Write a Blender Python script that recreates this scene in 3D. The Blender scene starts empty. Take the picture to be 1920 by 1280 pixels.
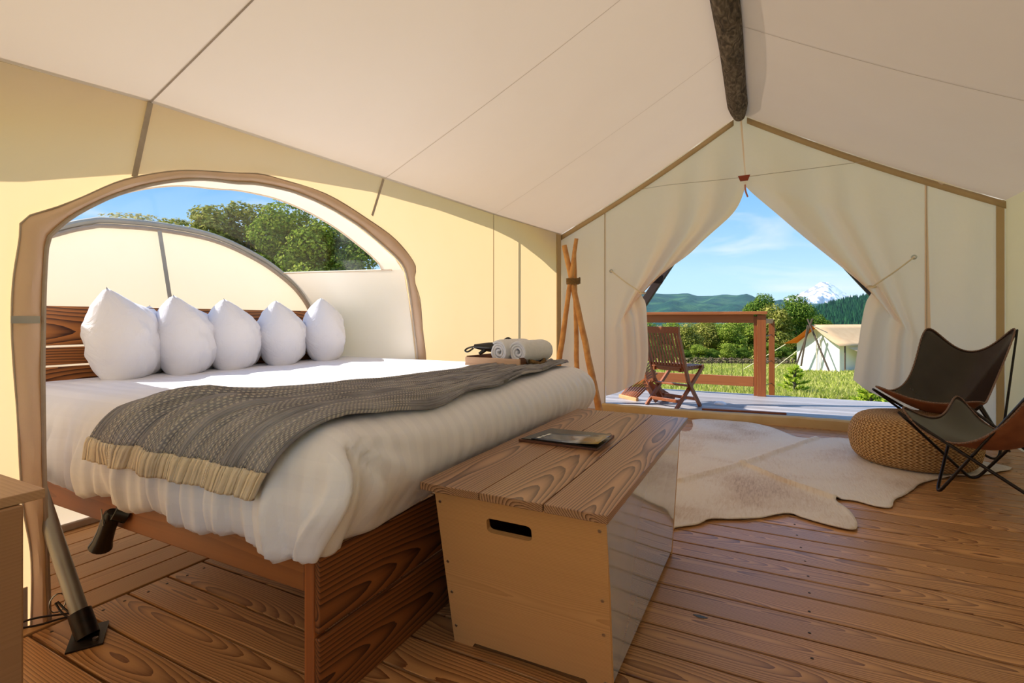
import bpy, bmesh, math, random
from mathutils import Vector, Matrix, noise
from mathutils.geometry import tessellate_polygon
R = math.radians
sc = bpy.context.scene
col = sc.collection
random.seed(7)

# ------------------------------------------------------------------ camera
F = 943.0; HZ = 600.0; YAW = math.atan2(480, F)
CS, SN = math.cos(YAW), math.sin(YAW)
cam = bpy.data.cameras.new('camera'); camo = bpy.data.objects.new('camera', cam); col.objects.link(camo)
camo.location = (0, 0, 1.0); camo.rotation_euler = (R(90), 0, YAW)
cam.lens = 36 * F / 1920; cam.sensor_width = 36; cam.shift_y = -40 / 1920; cam.clip_start = .05; cam.clip_end = 60000
sc.camera = camo
sc.view_settings.view_transform = 'Standard'; sc.view_settings.look = 'None'
sc.view_settings.exposure = 0.32; sc.view_settings.gamma = 1.0
sc.view_settings.use_curve_mapping = False

# ------------------------------------------------------------------ sky and sun
SUN = Vector((-1, -.35, 1.05)).normalized()
w = bpy.data.worlds.new('sky'); sc.world = w; w.use_nodes = True
nt = w.node_tree; nt.nodes.clear()
def wn(t, **k):
    n = nt.nodes.new(t)
    for a, b in k.items(): setattr(n, a, b)
    return n
tc = wn('ShaderNodeTexCoord'); sp = wn('ShaderNodeSeparateXYZ'); nt.links.new(tc.outputs['Generated'], sp.inputs[0])
cr = wn('ShaderNodeValToRGB'); nt.links.new(sp.outputs['Z'], cr.inputs[0])
e = cr.color_ramp.elements
e[0].position = 0.0; e[0].color = (.48, .70, .88, 1)
e[1].position = 1.0; e[1].color = (.13, .35, .76, 1)
for p_, c_ in ((.06, (.37, .62, .88, 1)), (.22, (.17, .43, .82, 1)), (.5, (.14, .38, .80, 1))):
    x_ = e.new(p_); x_.color = c_
mp = wn('ShaderNodeMapping'); mp.inputs['Scale'].default_value = (2.2, 2.2, 11); mp.inputs['Rotation'].default_value = (R(8), R(-9), 0)
nt.links.new(tc.outputs['Generated'], mp.inputs[0])
nz = wn('ShaderNodeTexNoise'); nz.inputs['Scale'].default_value = 1.6; nz.inputs['Detail'].default_value = 7; nz.inputs['Roughness'].default_value = .55
nz.inputs['Distortion'].default_value = .6
nt.links.new(mp.outputs[0], nz.inputs['Vector'])
c2 = wn('ShaderNodeValToRGB'); c2.color_ramp.elements[0].position = .52; c2.color_ramp.elements[1].position = .78
c2.color_ramp.elements[1].color = (.75, .75, .75, 1)
nt.links.new(nz.outputs[0], c2.inputs[0])
mx = wn('ShaderNodeMix', data_type='RGBA'); mx.inputs['B'].default_value = (.76, .80, .86, 1)
nt.links.new(c2.outputs[0], mx.inputs['Factor']); nt.links.new(cr.outputs[0], mx.inputs['A'])
bg = wn('ShaderNodeBackground'); bg.inputs['Strength'].default_value = 1.0
wo = wn('ShaderNodeOutputWorld'); nt.links.new(mx.outputs['Result'], bg.inputs[0]); nt.links.new(bg.outputs[0], wo.inputs[0])
sl = bpy.data.lights.new('sun', 'SUN'); sl.energy = 7.0; sl.angle = R(.6); sl.color = (1, .955, .89)
so = bpy.data.objects.new('sun', sl); col.objects.link(so); so.rotation_euler = SUN.to_track_quat('Z', 'Y').to_euler()
so.location = (-10, -4, 12)

# ------------------------------------------------------------------ measuring helpers (photograph -> place)
def ray(u, v):
    d = u - 960
    return Vector((-SN * F + CS * d, CS * F + SN * d, HZ - v))
C0 = Vector((0, 0, 1.0))
def on_z(u, v, z=0.0): r = ray(u, v); return C0 + r * ((z - 1) / r.z)
def on_x(u, v, x): r = ray(u, v); return C0 + r * (x / r.x)
def on_y(u, v, y): r = ray(u, v); return C0 + r * (y / r.y)
def at_d(u, v, d): return C0 + ray(u, v) * (d / F)

# ------------------------------------------------------------------ materials
def new_mat(name):
    m = bpy.data.materials.new(name); m.use_nodes = True
    t = m.node_tree; t.nodes.clear()
    return m, t
def N(t, ty, ins=None, **k):
    n = t.nodes.new(ty)
    for a, b in k.items(): setattr(n, a, b)
    for a, b in (ins or {}).items():
        if isinstance(b, bpy.types.NodeSocket): t.links.new(b, n.inputs[a])
        else: n.inputs[a].default_value = b
    return n
def math_n(t, op, a, b=0.0, c=None):
    n = t.nodes.new('ShaderNodeMath'); n.operation = op
    for i, x in enumerate((a, b) if c is None else (a, b, c)):
        if isinstance(x, bpy.types.NodeSocket): t.links.new(x, n.inputs[i])
        else: n.inputs[i].default_value = x
    return n.outputs[0]
def ramp(t, fac, stops):
    n = t.nodes.new('ShaderNodeValToRGB'); t.links.new(fac, n.inputs[0])
    el = n.color_ramp.elements
    el[0].position, el[0].color = stops[0][0], (*stops[0][1], 1)
    el[1].position, el[1].color = stops[-1][0], (*stops[-1][1], 1)
    for p, c in stops[1:-1]:
        x = el.new(p); x.color = (*c, 1)
    return n.outputs[0]
def rgb(r, g, b):
    f = lambda c: (c / 255 / 12.92) if c / 255 <= .04045 else ((c / 255 + .055) / 1.055) ** 2.4
    return (f(r), f(g), f(b))
def out(t, sh): o = t.nodes.new('ShaderNodeOutputMaterial'); t.links.new(sh, o.inputs[0])

def fabric(name, c, c2=None, scale=6, rough=.9, bump=.15, weave=900, transl=0, tcol=None, sheen=0, bdist=.002, crease=0):
    """cloth; transl = share of light let through"""
    m, t = new_mat(name); c2 = c2 or c
    co = N(t, 'ShaderNodeTexCoord').outputs['Object']
    n1 = N(t, 'ShaderNodeTexNoise', {'Vector': co, 'Scale': scale, 'Detail': 4})
    cc = ramp(t, n1.outputs[0], [(.3, c), (.7, c2)])
    n2 = N(t, 'ShaderNodeTexNoise', {'Vector': co, 'Scale': weave, 'Detail': 1})
    bp = N(t, 'ShaderNodeBump', {'Height': n2.outputs[0], 'Strength': bump, 'Distance': bdist})
    if crease:
        n3 = N(t, 'ShaderNodeTexNoise', {'Vector': co, 'Scale': 7, 'Detail': 4, 'Distortion': 1.6})
        bp = N(t, 'ShaderNodeBump', {'Height': n3.outputs[0], 'Strength': crease, 'Distance': .03, 'Normal': bp.outputs[0]})
    b = N(t, 'ShaderNodeBsdfPrincipled', {'Base Color': cc, 'Roughness': rough, 'Normal': bp.outputs[0], 'Specular IOR Level': .2, 'Sheen Weight': sheen})
    sh = b.outputs[0]
    if transl:
        tr = N(t, 'ShaderNodeBsdfTranslucent', {'Color': (*(tcol or c), 1), 'Normal': bp.outputs[0]})
        sh = N(t, 'ShaderNodeMixShader', {0: transl, 1: sh, 2: tr.outputs[0]}).outputs[0]
    out(t, sh); return m

def wood(name, lite, dark, ring=30, rough=.5, gap=.5, contrast=1.0, tilt=.05, stretch=.09, bump=.1, var=.25, axis='X', coat=0, warpk=.09, dist=1.8, vert=False):
    """plank wood: growth rings cut lengthways; every plank object takes its own cut"""
    m, t = new_mat(name)
    co = N(t, 'ShaderNodeTexCoord').outputs['Object']
    rnd = N(t, 'ShaderNodeObjectInfo').outputs['Random']
    s = N(t, 'ShaderNodeSeparateXYZ', {0: co})
    X, Y, Z = s.outputs
    if axis == 'Y': X, Y = Y, X
    if axis == 'Z': X, Z = Z, X
    off = math_n(t, 'MULTIPLY', rnd, 41.0)
    xo = math_n(t, 'ADD', X, off)
    v1 = N(t, 'ShaderNodeCombineXYZ', {0: xo, 1: off, 2: math_n(t, 'MULTIPLY', Y, 1.5)})
    lf = N(t, 'ShaderNodeTexNoise', {'Vector': v1.outputs[0], 'Scale': 1.3, 'Detail': 1})
    warp = math_n(t, 'MULTIPLY_ADD', lf.outputs[0], warpk, -warpk / 2)
    z2 = math_n(t, 'ADD', math_n(t, 'MULTIPLY_ADD', X, tilt, Y if vert else Z), math_n(t, 'ADD', warp, math_n(t, 'MULTIPLY_ADD', rnd, .10, .0)))
    y2 = math_n(t, 'ADD', math_n(t, 'ADD', Y, Z), math_n(t, 'MULTIPLY_ADD', math_n(t, 'FRACT', math_n(t, 'MULTIPLY', rnd, 7.31)), .12, -.06))
    vec = N(t, 'ShaderNodeCombineXYZ', {0: math_n(t, 'MULTIPLY', xo, stretch), 1: y2, 2: z2})
    wv = N(t, 'ShaderNodeTexWave', {'Vector': vec.outputs[0], 'Scale': ring, 'Distortion': dist, 'Detail': 3, 'Detail Scale': .6, 'Detail Roughness': .6},
           wave_type='RINGS', rings_direction='X', wave_profile='SAW')
    v3 = N(t, 'ShaderNodeCombineXYZ', {0: math_n(t, 'MULTIPLY', xo, 3), 1: math_n(t, 'MULTIPLY', Y, 160), 2: math_n(t, 'MULTIPLY', Z, 160)})
    fn = N(t, 'ShaderNodeTexNoise', {'Vector': v3.outputs[0], 'Scale': 1, 'Detail': 3})
    f = math_n(t, 'ADD', math_n(t, 'MULTIPLY', wv.outputs['Fac'], .75 * contrast), math_n(t, 'MULTIPLY', fn.outputs[0], .35))
    mid = tuple((a * .62 + b * .38) for a, b in zip(lite, dark))
    cc = ramp(t, f, [(.25, lite), (.62, mid), (.95, dark)])
    hv = N(t, 'ShaderNodeHueSaturation', {'Color': cc, 'Value': math_n(t, 'MULTIPLY_ADD', math_n(t, 'FRACT', math_n(t, 'MULTIPLY', rnd, 13.7)), var, 1 - var / 2), 'Saturation': 1.0})
    bp = N(t, 'ShaderNodeBump', {'Height': f, 'Strength': bump, 'Distance': .002})
    b = N(t, 'ShaderNodeBsdfPrincipled', {'Base Color': hv.outputs[0], 'Roughness': rough, 'Normal': bp.outputs[0], 'Coat Weight': coat, 'Coat Roughness': .25})
    out(t, b.outputs[0]); return m

def plain(name, c, rough=.5, metal=0, c2=None, scale=20, bump=0, spec=.5, coat=0, emis=None):
    m, t = new_mat(name)
    co = N(t, 'ShaderNodeTexCoord').outputs['Object']
    n1 = N(t, 'ShaderNodeTexNoise', {'Vector': co, 'Scale': scale, 'Detail': 5})
    cc = ramp(t, n1.outputs[0], [(.35, c), (.65, c2 or tuple(x * .88 for x in c))])
    bp = N(t, 'ShaderNodeBump', {'Height': n1.outputs[0], 'Strength': bump, 'Distance': .01})
    b = N(t, 'ShaderNodeBsdfPrincipled', {'Base Color': cc, 'Roughness': rough, 'Metallic': metal, 'Specular IOR Level': spec, 'Coat Weight': coat})
    if bump: t.links.new(bp.outputs[0], b.inputs['Normal'])
    out(t, b.outputs[0]); return m

def leafy(name, a, b_, c_, transl=.35):
    m, t = new_mat(name)
    g = N(t, 'ShaderNodeNewGeometry')
    cc = ramp(t, g.outputs['Random Per Island'], [(0, a), (.5, b_), (1, c_)])
    d = N(t, 'ShaderNodeBsdfDiffuse', {'Color': cc})
    tr = N(t, 'ShaderNodeBsdfTranslucent', {'Color': cc})
    out(t, N(t, 'ShaderNodeMixShader', {0: transl, 1: d.outputs[0], 2: tr.outputs[0]}).outputs[0]); return m

M = {}
M['wall'] = fabric('cream_canvas', rgb(246, 238, 224), rgb(248, 241, 229), 3, .95, .1, transl=.37, tcol=rgb(255, 216, 162))
M['roofc'] = fabric('roof_canvas', rgb(236, 224, 208), rgb(239, 228, 213), 2, .95, .1, transl=.12, tcol=rgb(240, 214, 190))
M['front'] = fabric('door_canvas', rgb(250, 238, 222), rgb(251, 241, 227), 3, .95, .12, transl=.46, tcol=rgb(255, 218, 184), crease=.12)
M['alcove'] = fabric('white_canvas', rgb(240, 232, 214), rgb(243, 236, 222), 3, .95, .1, transl=.33, tcol=rgb(255, 232, 206))
M['trim'] = fabric('tan_webbing', rgb(212, 190, 170), rgb(220, 200, 182), 5, .95, .2, 500, transl=.08, tcol=rgb(240, 186, 120))
M['tape'] = fabric('seam_tape', rgb(186, 160, 122), rgb(192, 168, 130), 5, .9, .1)
M['seam'] = fabric('seam_stitch', rgb(196, 180, 158), None, 5, .9, .1)
M['piping'] = fabric('grey_piping', rgb(186, 180, 168), rgb(170, 166, 156), 8, .7, .1)
M['hemgrey'] = fabric('grey_webbing', rgb(178, 162, 146), rgb(188, 172, 156), 30, .9, .3, 400)
M['floor'] = wood('floor_board_wood', rgb(206, 152, 98), rgb(112, 62, 30), 44, .34, contrast=.95, tilt=.02, var=.3, bump=.08, warpk=.12, dist=2.2)
M['alcfloor'] = wood('alcove_board_wood', rgb(206, 156, 100), rgb(136, 84, 44), 44, .5, contrast=.6, tilt=.02, var=.15, axis='Y')
M['bedwood'] = wood('bed_plank_wood', rgb(146, 86, 42), rgb(56, 24, 8), 26, .5, contrast=1.05, tilt=.03, var=.1, axis='Y', warpk=.17, dist=2.6, vert=True)
M['headwood'] = wood('headboard_wood', rgb(196, 122, 58), rgb(70, 32, 12), 26, .5, contrast=1.1, tilt=.03, var=.15, axis='Y', warpk=.17, dist=2.6, vert=True)
M['railwood'] = wood('bed_rail_wood', rgb(158, 96, 48), rgb(100, 56, 26), 10, .5, contrast=.6, tilt=.01, var=.1, axis='X')
M['postwood'] = wood('bed_post_wood', rgb(170, 96, 46), rgb(100, 52, 24), 10, .5, contrast=.6, tilt=.01, var=.1, axis='Z')
M['topwood'] = wood('chest_top_wood', rgb(178, 134, 98), rgb(88, 54, 32), 46, .3, contrast=1.1, tilt=.03, var=.12, axis='Y', bump=.12)
M['bamboo'] = wood('bamboo_board', rgb(220, 166, 106), rgb(184, 128, 70), 60, .42, contrast=.7, tilt=.0, stretch=.05, var=.02, axis='X')
M['oak'] = wood('nightstand_oak', rgb(190, 150, 112), rgb(150, 108, 74), 30, .5, contrast=.5, tilt=.0, stretch=.05, var=.05, axis='X')
M['oakv'] = wood('nightstand_side', rgb(172, 130, 92), rgb(140, 98, 66), 30, .5, contrast=.4, tilt=.0, stretch=.05, var=.05, axis='Y')
M['laminate'] = plain('grey_laminate', rgb(178, 182, 188), .14, .0, rgb(170, 174, 180), 3, spec=.9, coat=.8)
M['edge'] = plain('board_edge', rgb(206, 156, 104), .6)
M['deck'] = wood('porch_board_wood', rgb(156, 150, 150), rgb(98, 92, 94), 30, .5, contrast=.5, tilt=.01, var=.6)
M['deckedge'] = wood('red_rail_wood', rgb(168, 98, 50), rgb(106, 54, 26), 20, .5, contrast=.6, tilt=.01, var=.15)
M['teak'] = wood('teak_wood', rgb(152, 84, 42), rgb(90, 42, 18), 20, .42, contrast=.6, tilt=.01, var=.15, axis='Z')
M['teakx'] = wood('teak_cross_wood', rgb(152, 84, 42), rgb(90, 42, 18), 20, .42, contrast=.6, tilt=.01, var=.15)
M['log'] = None
M['pole'] = plain('peeled_pole', rgb(218, 164, 100), .6, 0, rgb(190, 130, 72), 14, .3)
M['rope'] = plain('jute_rope', rgb(136, 104, 60), .9, 0, rgb(96, 72, 40), 120, .5)
M['cord'] = plain('white_cord', rgb(232, 216, 186), .8)
M['alu'] = plain('aluminium_pole', rgb(170, 168, 162), .42, .7, rgb(150, 147, 140), 4)
M['blackmetal'] = plain('black_metal', rgb(34, 30, 30), .35, .6, rgb(50, 40, 36), 60)
M['blackplastic'] = plain('black_plastic', rgb(7, 7, 8), .25, 0, rgb(10, 9, 9), 20, spec=.6)
M['screw'] = plain('screw_metal', rgb(60, 44, 32), .5, .5)
M['steel'] = plain('steel', rgb(190, 190, 190), .3, 1)
M['pillow'] = fabric('pillow_cotton', rgb(242, 240, 245), rgb(245, 243, 248), 6, .8, .1, crease=.5)
M['towel'] = fabric('towel_terry', rgb(238, 238, 242), rgb(246, 246, 248), 60, 1, .8, 420, bdist=.004)
M['leather'] = plain('dark_leather', rgb(56, 42, 38), .27, 0, rgb(50, 34, 28), 5, .02, spec=.5)
M['leatherback'] = plain('brown_suede', rgb(150, 88, 50), .8, 0, rgb(128, 70, 38), 12, .1)
M['thread'] = plain('stitch_thread', rgb(96, 60, 42), .7, 0, rgb(150, 120, 100), 220, .3)
M['cover'] = plain('binder_leather', rgb(104, 62, 38), .4)
M['traywood'] = wood('tray_wood', rgb(226, 186, 150), rgb(176, 124, 88), 30, .5, contrast=.5, tilt=.01, var=.05)
M['traydark'] = wood('tray_dark_wood', rgb(112, 66, 34), rgb(58, 30, 14), 30, .5, contrast=.6, tilt=.01, var=.05, axis='Y')
M['snowrail'] = plain('white_paint', rgb(236, 236, 230), .6)
M['tentwhite'] = fabric('far_tent_canvas', rgb(228, 226, 220), None, 3)
M['tentroof'] = fabric('far_tent_roof', rgb(206, 172, 132), rgb(198, 162, 122), 3)
M['tentorange'] = fabric('far_tent_awning', rgb(196, 126, 60), None, 3, transl=.3, tcol=rgb(230, 150, 70))
M['darkpole'] = plain('dark_pole', rgb(84, 66, 54), .8)
M['darkwood'] = plain('stained_wood', rgb(42, 22, 16), .7)
M['bark'] = plain('bark', rgb(92, 80, 66), .9, 0, rgb(60, 50, 40), 8, .5)
M['leafA'] = leafy('leaves_green', rgb(78, 104, 34), rgb(130, 150, 52), rgb(182, 186, 88))
M['leafB'] = leafy('leaves_olive', rgb(92, 100, 36), rgb(144, 146, 62), rgb(196, 184, 104))
M['leafC'] = leafy('leaves_pale', rgb(150, 144, 92), rgb(188, 176, 122), rgb(214, 202, 150))
M['leafD'] = leafy('leaves_dark', rgb(52, 80, 30), rgb(92, 122, 46), rgb(146, 160, 70))
M['needle'] = leafy('needles_bright', rgb(96, 132, 30), rgb(168, 190, 56), rgb(220, 222, 96))
M['conif'] = leafy('conifer_green', rgb(18, 50, 36), rgb(30, 70, 44), rgb(52, 96, 58), .1)
M['brush'] = leafy('brush_mauve', rgb(96, 84, 66), rgb(120, 104, 84), rgb(84, 86, 46), .1)
M['blade'] = leafy('grass_blades', rgb(128, 142, 54), rgb(170, 174, 82), rgb(200, 190, 122), .4)

def log_mat():
    m, t = new_mat('weathered_log')
    co = N(t, 'ShaderNodeTexCoord').outputs['Object']
    mp = N(t, 'ShaderNodeMapping', {0: co, 'Scale': (1, .35, 1)})
    n1 = N(t, 'ShaderNodeTexNoise', {'Vector': mp.outputs[0], 'Scale': 26, 'Detail': 6, 'Distortion': 1.5})
    n2 = N(t, 'ShaderNodeTexVoronoi', {'Vector': mp.outputs[0], 'Scale': 40})
    cc = ramp(t, n1.outputs[0], [(.3, rgb(44, 36, 28)), (.5, rgb(92, 80, 66)), (.75, rgb(148, 134, 116))])
    bp = N(t, 'ShaderNodeBump', {'Height': n1.outputs[0], 'Strength': .8, 'Distance': .02})
    out(t, N(t, 'ShaderNodeBsdfPrincipled', {'Base Color': cc, 'Roughness': .85, 'Normal': bp.outputs[0]}).outputs[0]); return m
M['log'] = log_mat()
def clear_mat():
    m, t = new_mat('clear_vinyl')
    a = N(t, 'ShaderNodeBsdfTransparent', {'Color': (.95, .97, .99, 1)})
    d = N(t, 'ShaderNodeBsdfGlossy', {'Color': (1, 1, 1, 1), 'Roughness': .12})
    out(t, N(t, 'ShaderNodeMixShader', {0: .05, 1: a.outputs[0], 2: d.outputs[0]}).outputs[0]); return m
M['clear'] = clear_mat()
def duvet_mat():
    m, t = new_mat('duvet_satin_stripe')
    co = N(t, 'ShaderNodeTexCoord').outputs['Object']
    s = N(t, 'ShaderNodeSeparateXYZ', {0: co})
    g = N(t, 'ShaderNodeNewGeometry'); gs = N(t, 'ShaderNodeSeparateXYZ', {0: g.outputs['Normal']})
    # woven stripes run across the bed and show as bands
    wv = N(t, 'ShaderNodeTexWave', {'Vector': co, 'Scale': 5.2, 'Distortion': .3}, wave_type='BANDS', bands_direction='Y')
    wx = N(t, 'ShaderNodeTexWave', {'Vector': co, 'Scale': 4.2, 'Distortion': .3}, wave_type='BANDS', bands_direction='Z')
    wz = N(t, 'ShaderNodeTexWave', {'Vector': co, 'Scale': 4.2, 'Distortion': .3}, wave_type='BANDS', bands_direction='X')
    sy = math_n(t, 'GREATER_THAN', wv.outputs['Fac'], .5)
    sx = math_n(t, 'MULTIPLY_ADD', math_n(t, 'GREATER_THAN', wx.outputs['Fac'], .5), .6, math_n(t, 'MULTIPLY', math_n(t, 'GREATER_THAN', wz.outputs['Fac'], .5), .4))
    side = math_n(t, 'GREATER_THAN', math_n(t, 'ABSOLUTE', gs.outputs['Y']), .75)
    mixf = N(t, 'ShaderNodeMix', {'Factor': side, 'A': sy, 'B': sx}, data_type='FLOAT')
    st = mixf.outputs['Result']
    cc = N(t, 'ShaderNodeMix', {'Factor': st, 'A': (*rgb(242, 240, 247), 1), 'B': (*rgb(237, 235, 243), 1)}, data_type='RGBA')
    n2 = N(t, 'ShaderNodeTexNoise', {'Vector': co, 'Scale': 14, 'Detail': 5, 'Distortion': .8})
    bp = N(t, 'ShaderNodeBump', {'Height': n2.outputs[0], 'Strength': .25, 'Distance': .012})
    out(t, N(t, 'ShaderNodeBsdfPrincipled', {'Base Color': cc.outputs['Result'], 'Roughness': math_n(t, 'MULTIPLY_ADD', st, -.25, .75), 'Normal': bp.outputs[0], 'Sheen Weight': .1}).outputs[0]); return m
M['duvet'] = duvet_mat()
def blanket_mat(name, base, base2, stitch, vs=150, us=60, dens=.5):
    m, t = new_mat(name)
    uv = N(t, 'ShaderNodeUVMap').outputs[0]
    s = N(t, 'ShaderNodeSeparateXYZ', {0: uv}); U, V = s.outputs[0], s.outputs[1]
    # rows of running stitches: U across rows (metres), V along the cloth (metres)
    ru = math_n(t, 'MULTIPLY', U, vs)
    row = math_n(t, 'FLOOR', ru)
    fu = math_n(t, 'ABSOLUTE', math_n(t, 'SUBTRACT', math_n(t, 'FRACT', ru), .5))
    rv = math_n(t, 'ADD', math_n(t, 'MULTIPLY', V, us), math_n(t, 'MULTIPLY', row, .37))
    fv = math_n(t, 'FRACT', rv)
    on = math_n(t, 'MULTIPLY', math_n(t, 'LESS_THAN', fu, .26), math_n(t, 'LESS_THAN', fv, .5))
    nn = N(t, 'ShaderNodeTexNoise', {'Vector': N(t, 'ShaderNodeCombineXYZ', {0: math_n(t, 'MULTIPLY', U, 9), 1: math_n(t, 'MULTIPLY', V, 1.3)}).outputs[0], 'Scale': 1, 'Detail': 2})
    on = math_n(t, 'MULTIPLY', on, math_n(t, 'GREATER_THAN', nn.outputs[0], 1 - dens))
    big = N(t, 'ShaderNodeTexNoise', {'Vector': uv, 'Scale': 7, 'Detail': 4})
    bc = ramp(t, big.outputs[0], [(.35, base), (.65, base2)])
    cc = N(t, 'ShaderNodeMix', {'Factor': on, 'A': bc, 'B': (*stitch, 1)}, data_type='RGBA')
    pk = N(t, 'ShaderNodeTexNoise', {'Vector': N(t, 'ShaderNodeCombineXYZ', {0: math_n(t, 'MULTIPLY', U, 130), 1: math_n(t, 'MULTIPLY', V, 22)}).outputs[0], 'Scale': 1, 'Detail': 3})
    h = math_n(t, 'ADD', math_n(t, 'MULTIPLY', fu, .8), pk.outputs[0])
    bp = N(t, 'ShaderNodeBump', {'Height': h, 'Strength': .9, 'Distance': .006})
    out(t, N(t, 'ShaderNodeBsdfPrincipled', {'Base Color': cc.outputs['Result'], 'Roughness': .95, 'Normal': bp.outputs[0], 'Specular IOR Level': .1}).outputs[0]); return m
M['blanket'] = blanket_mat('kantha_blanket', rgb(132, 130, 136), rgb(164, 162, 168), rgb(196, 190, 184), 170, 85, .55)
M['hem'] = blanket_mat('blanket_hem', rgb(222, 204, 178), rgb(230, 214, 190), rgb(236, 224, 204), 170, 85, .4)
def jute_mat():
    m, t = new_mat('braided_jute')
    uv = N(t, 'ShaderNodeUVMap').outputs[0]
    s = N(t, 'ShaderNodeSeparateXYZ', {0: uv}); U, V = s.outputs[0], s.outputs[1]
    row = math_n(t, 'FLOOR', V)
    fv = math_n(t, 'SUBTRACT', math_n(t, 'FRACT', V), .5)
    par = math_n(t, 'MULTIPLY_ADD', math_n(t, 'MODULO', row, 2.0), 2.0, -1.0)
    ph = math_n(t, 'FRACT', math_n(t, 'ADD', math_n(t, 'MULTIPLY', U, 1.0), math_n(t, 'MULTIPLY', math_n(t, 'ABSOLUTE', fv), 1.6)))
    h = math_n(t, 'SUBTRACT', math_n(t, 'MULTIPLY', math_n(t, 'SINE', math_n(t, 'MULTIPLY', ph, 3.1416)), 1.0), math_n(t, 'MULTIPLY', math_n(t, 'ABSOLUTE', fv), .6))
    nn = N(t, 'ShaderNodeTexNoise', {'Vector': N(t, 'ShaderNodeTexCoord').outputs['Object'], 'Scale': 60, 'Detail': 4})
    f = math_n(t, 'ADD', math_n(t, 'MULTIPLY', h, .6), math_n(t, 'MULTIPLY', nn.outputs[0], .6))
    cc = ramp(t, f, [(.15, rgb(96, 60, 26)), (.5, rgb(176, 124, 66)), (.95, rgb(230, 190, 136))])
    bp = N(t, 'ShaderNodeBump', {'Height': f, 'Strength': .9, 'Distance': .01})
    out(t, N(t, 'ShaderNodeBsdfPrincipled', {'Base Color': cc, 'Roughness': .9, 'Normal': bp.outputs[0]}).outputs[0]); return m
M['jute'] = jute_mat()
def hide_mat():
    m, t = new_mat('cow_hide')
    co = N(t, 'ShaderNodeTexCoord').outputs['Object']
    n1 = N(t, 'ShaderNodeTexNoise', {'Vector': co, 'Scale': 1.7, 'Detail': 5, 'Distortion': .5})
    mp = N(t, 'ShaderNodeMapping', {0: co, 'Scale': (60, 9, 1), 'Rotation': (0, 0, R(20))})
    n2 = N(t, 'ShaderNodeTexNoise', {'Vector': mp.outputs[0], 'Scale': 1.4, 'Detail': 5, 'Distortion': 1.})
    f = math_n(t, 'ADD', math_n(t, 'MULTIPLY', n1.outputs[0], .75), math_n(t, 'MULTIPLY', n2.outputs[0], .3))
    cc = ramp(t, f, [(.30, rgb(164, 128, 98)), (.40, rgb(208, 182, 158)), (.54, rgb(230, 214, 200)), (.75, rgb(236, 226, 216))])
    bp = N(t, 'ShaderNodeBump', {'Height': n2.outputs[0], 'Strength': .5, 'Distance': .006})
    out(t, N(t, 'ShaderNodeBsdfPrincipled', {'Base Color': cc, 'Roughness': .6, 'Normal': bp.outputs[0], 'Sheen Weight': .3}).outputs[0]); return m
M['hide'] = hide_mat()
def grass_mat():
    m, t = new_mat('meadow')
    co = N(t, 'ShaderNodeTexCoord').outputs['Object']
    n1 = N(t, 'ShaderNodeTexNoise', {'Vector': co, 'Scale': .16, 'Detail': 8, 'Roughness': .65})
    n2 = N(t, 'ShaderNodeTexNoise', {'Vector': co, 'Scale': 2.4, 'Detail': 6})
    f = math_n(t, 'ADD', math_n(t, 'MULTIPLY', n1.outputs[0], .65), math_n(t, 'MULTIPLY', n2.outputs[0], .35))
    cc = ramp(t, f, [(.36, rgb(108, 124, 44)), (.46, rgb(146, 152, 62)), (.55, rgb(172, 168, 84)), (.68, rgb(188, 172, 116))])
    bp = N(t, 'ShaderNodeBump', {'Height': n2.outputs[0], 'Strength': .6, 'Distance': .2})
    out(t, N(t, 'ShaderNodeBsdfPrincipled', {'Base Color': cc, 'Roughness': 1, 'Normal': bp.outputs[0], 'Specular IOR Level': .0}).outputs[0]); return m
M['grass'] = grass_mat()
def hill_mat(name, a, b, c, sc_):
    m, t = new_mat(name)
    co = N(t, 'ShaderNodeTexCoord').outputs['Object']
    n1 = N(t, 'ShaderNodeTexNoise', {'Vector': co, 'Scale': sc_, 'Detail': 9, 'Roughness': .6})
    cc = ramp(t, n1.outputs[0], [(.35, a), (.5, b), (.65, c)])
    bp = N(t, 'ShaderNodeBump', {'Height': n1.outputs[0], 'Strength': 1, 'Distance': 60})
    out(t, N(t, 'ShaderNodeBsdfPrincipled', {'Base Color': cc, 'Roughness': 1, 'Normal': bp.outputs[0], 'Specular IOR Level': 0}).outputs[0]); return m
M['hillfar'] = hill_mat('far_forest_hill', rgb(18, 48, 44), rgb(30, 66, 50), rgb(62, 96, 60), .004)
M['hillnear'] = hill_mat('near_forest_hill', rgb(16, 40, 28), rgb(24, 56, 36), rgb(36, 74, 44), .02)
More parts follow.
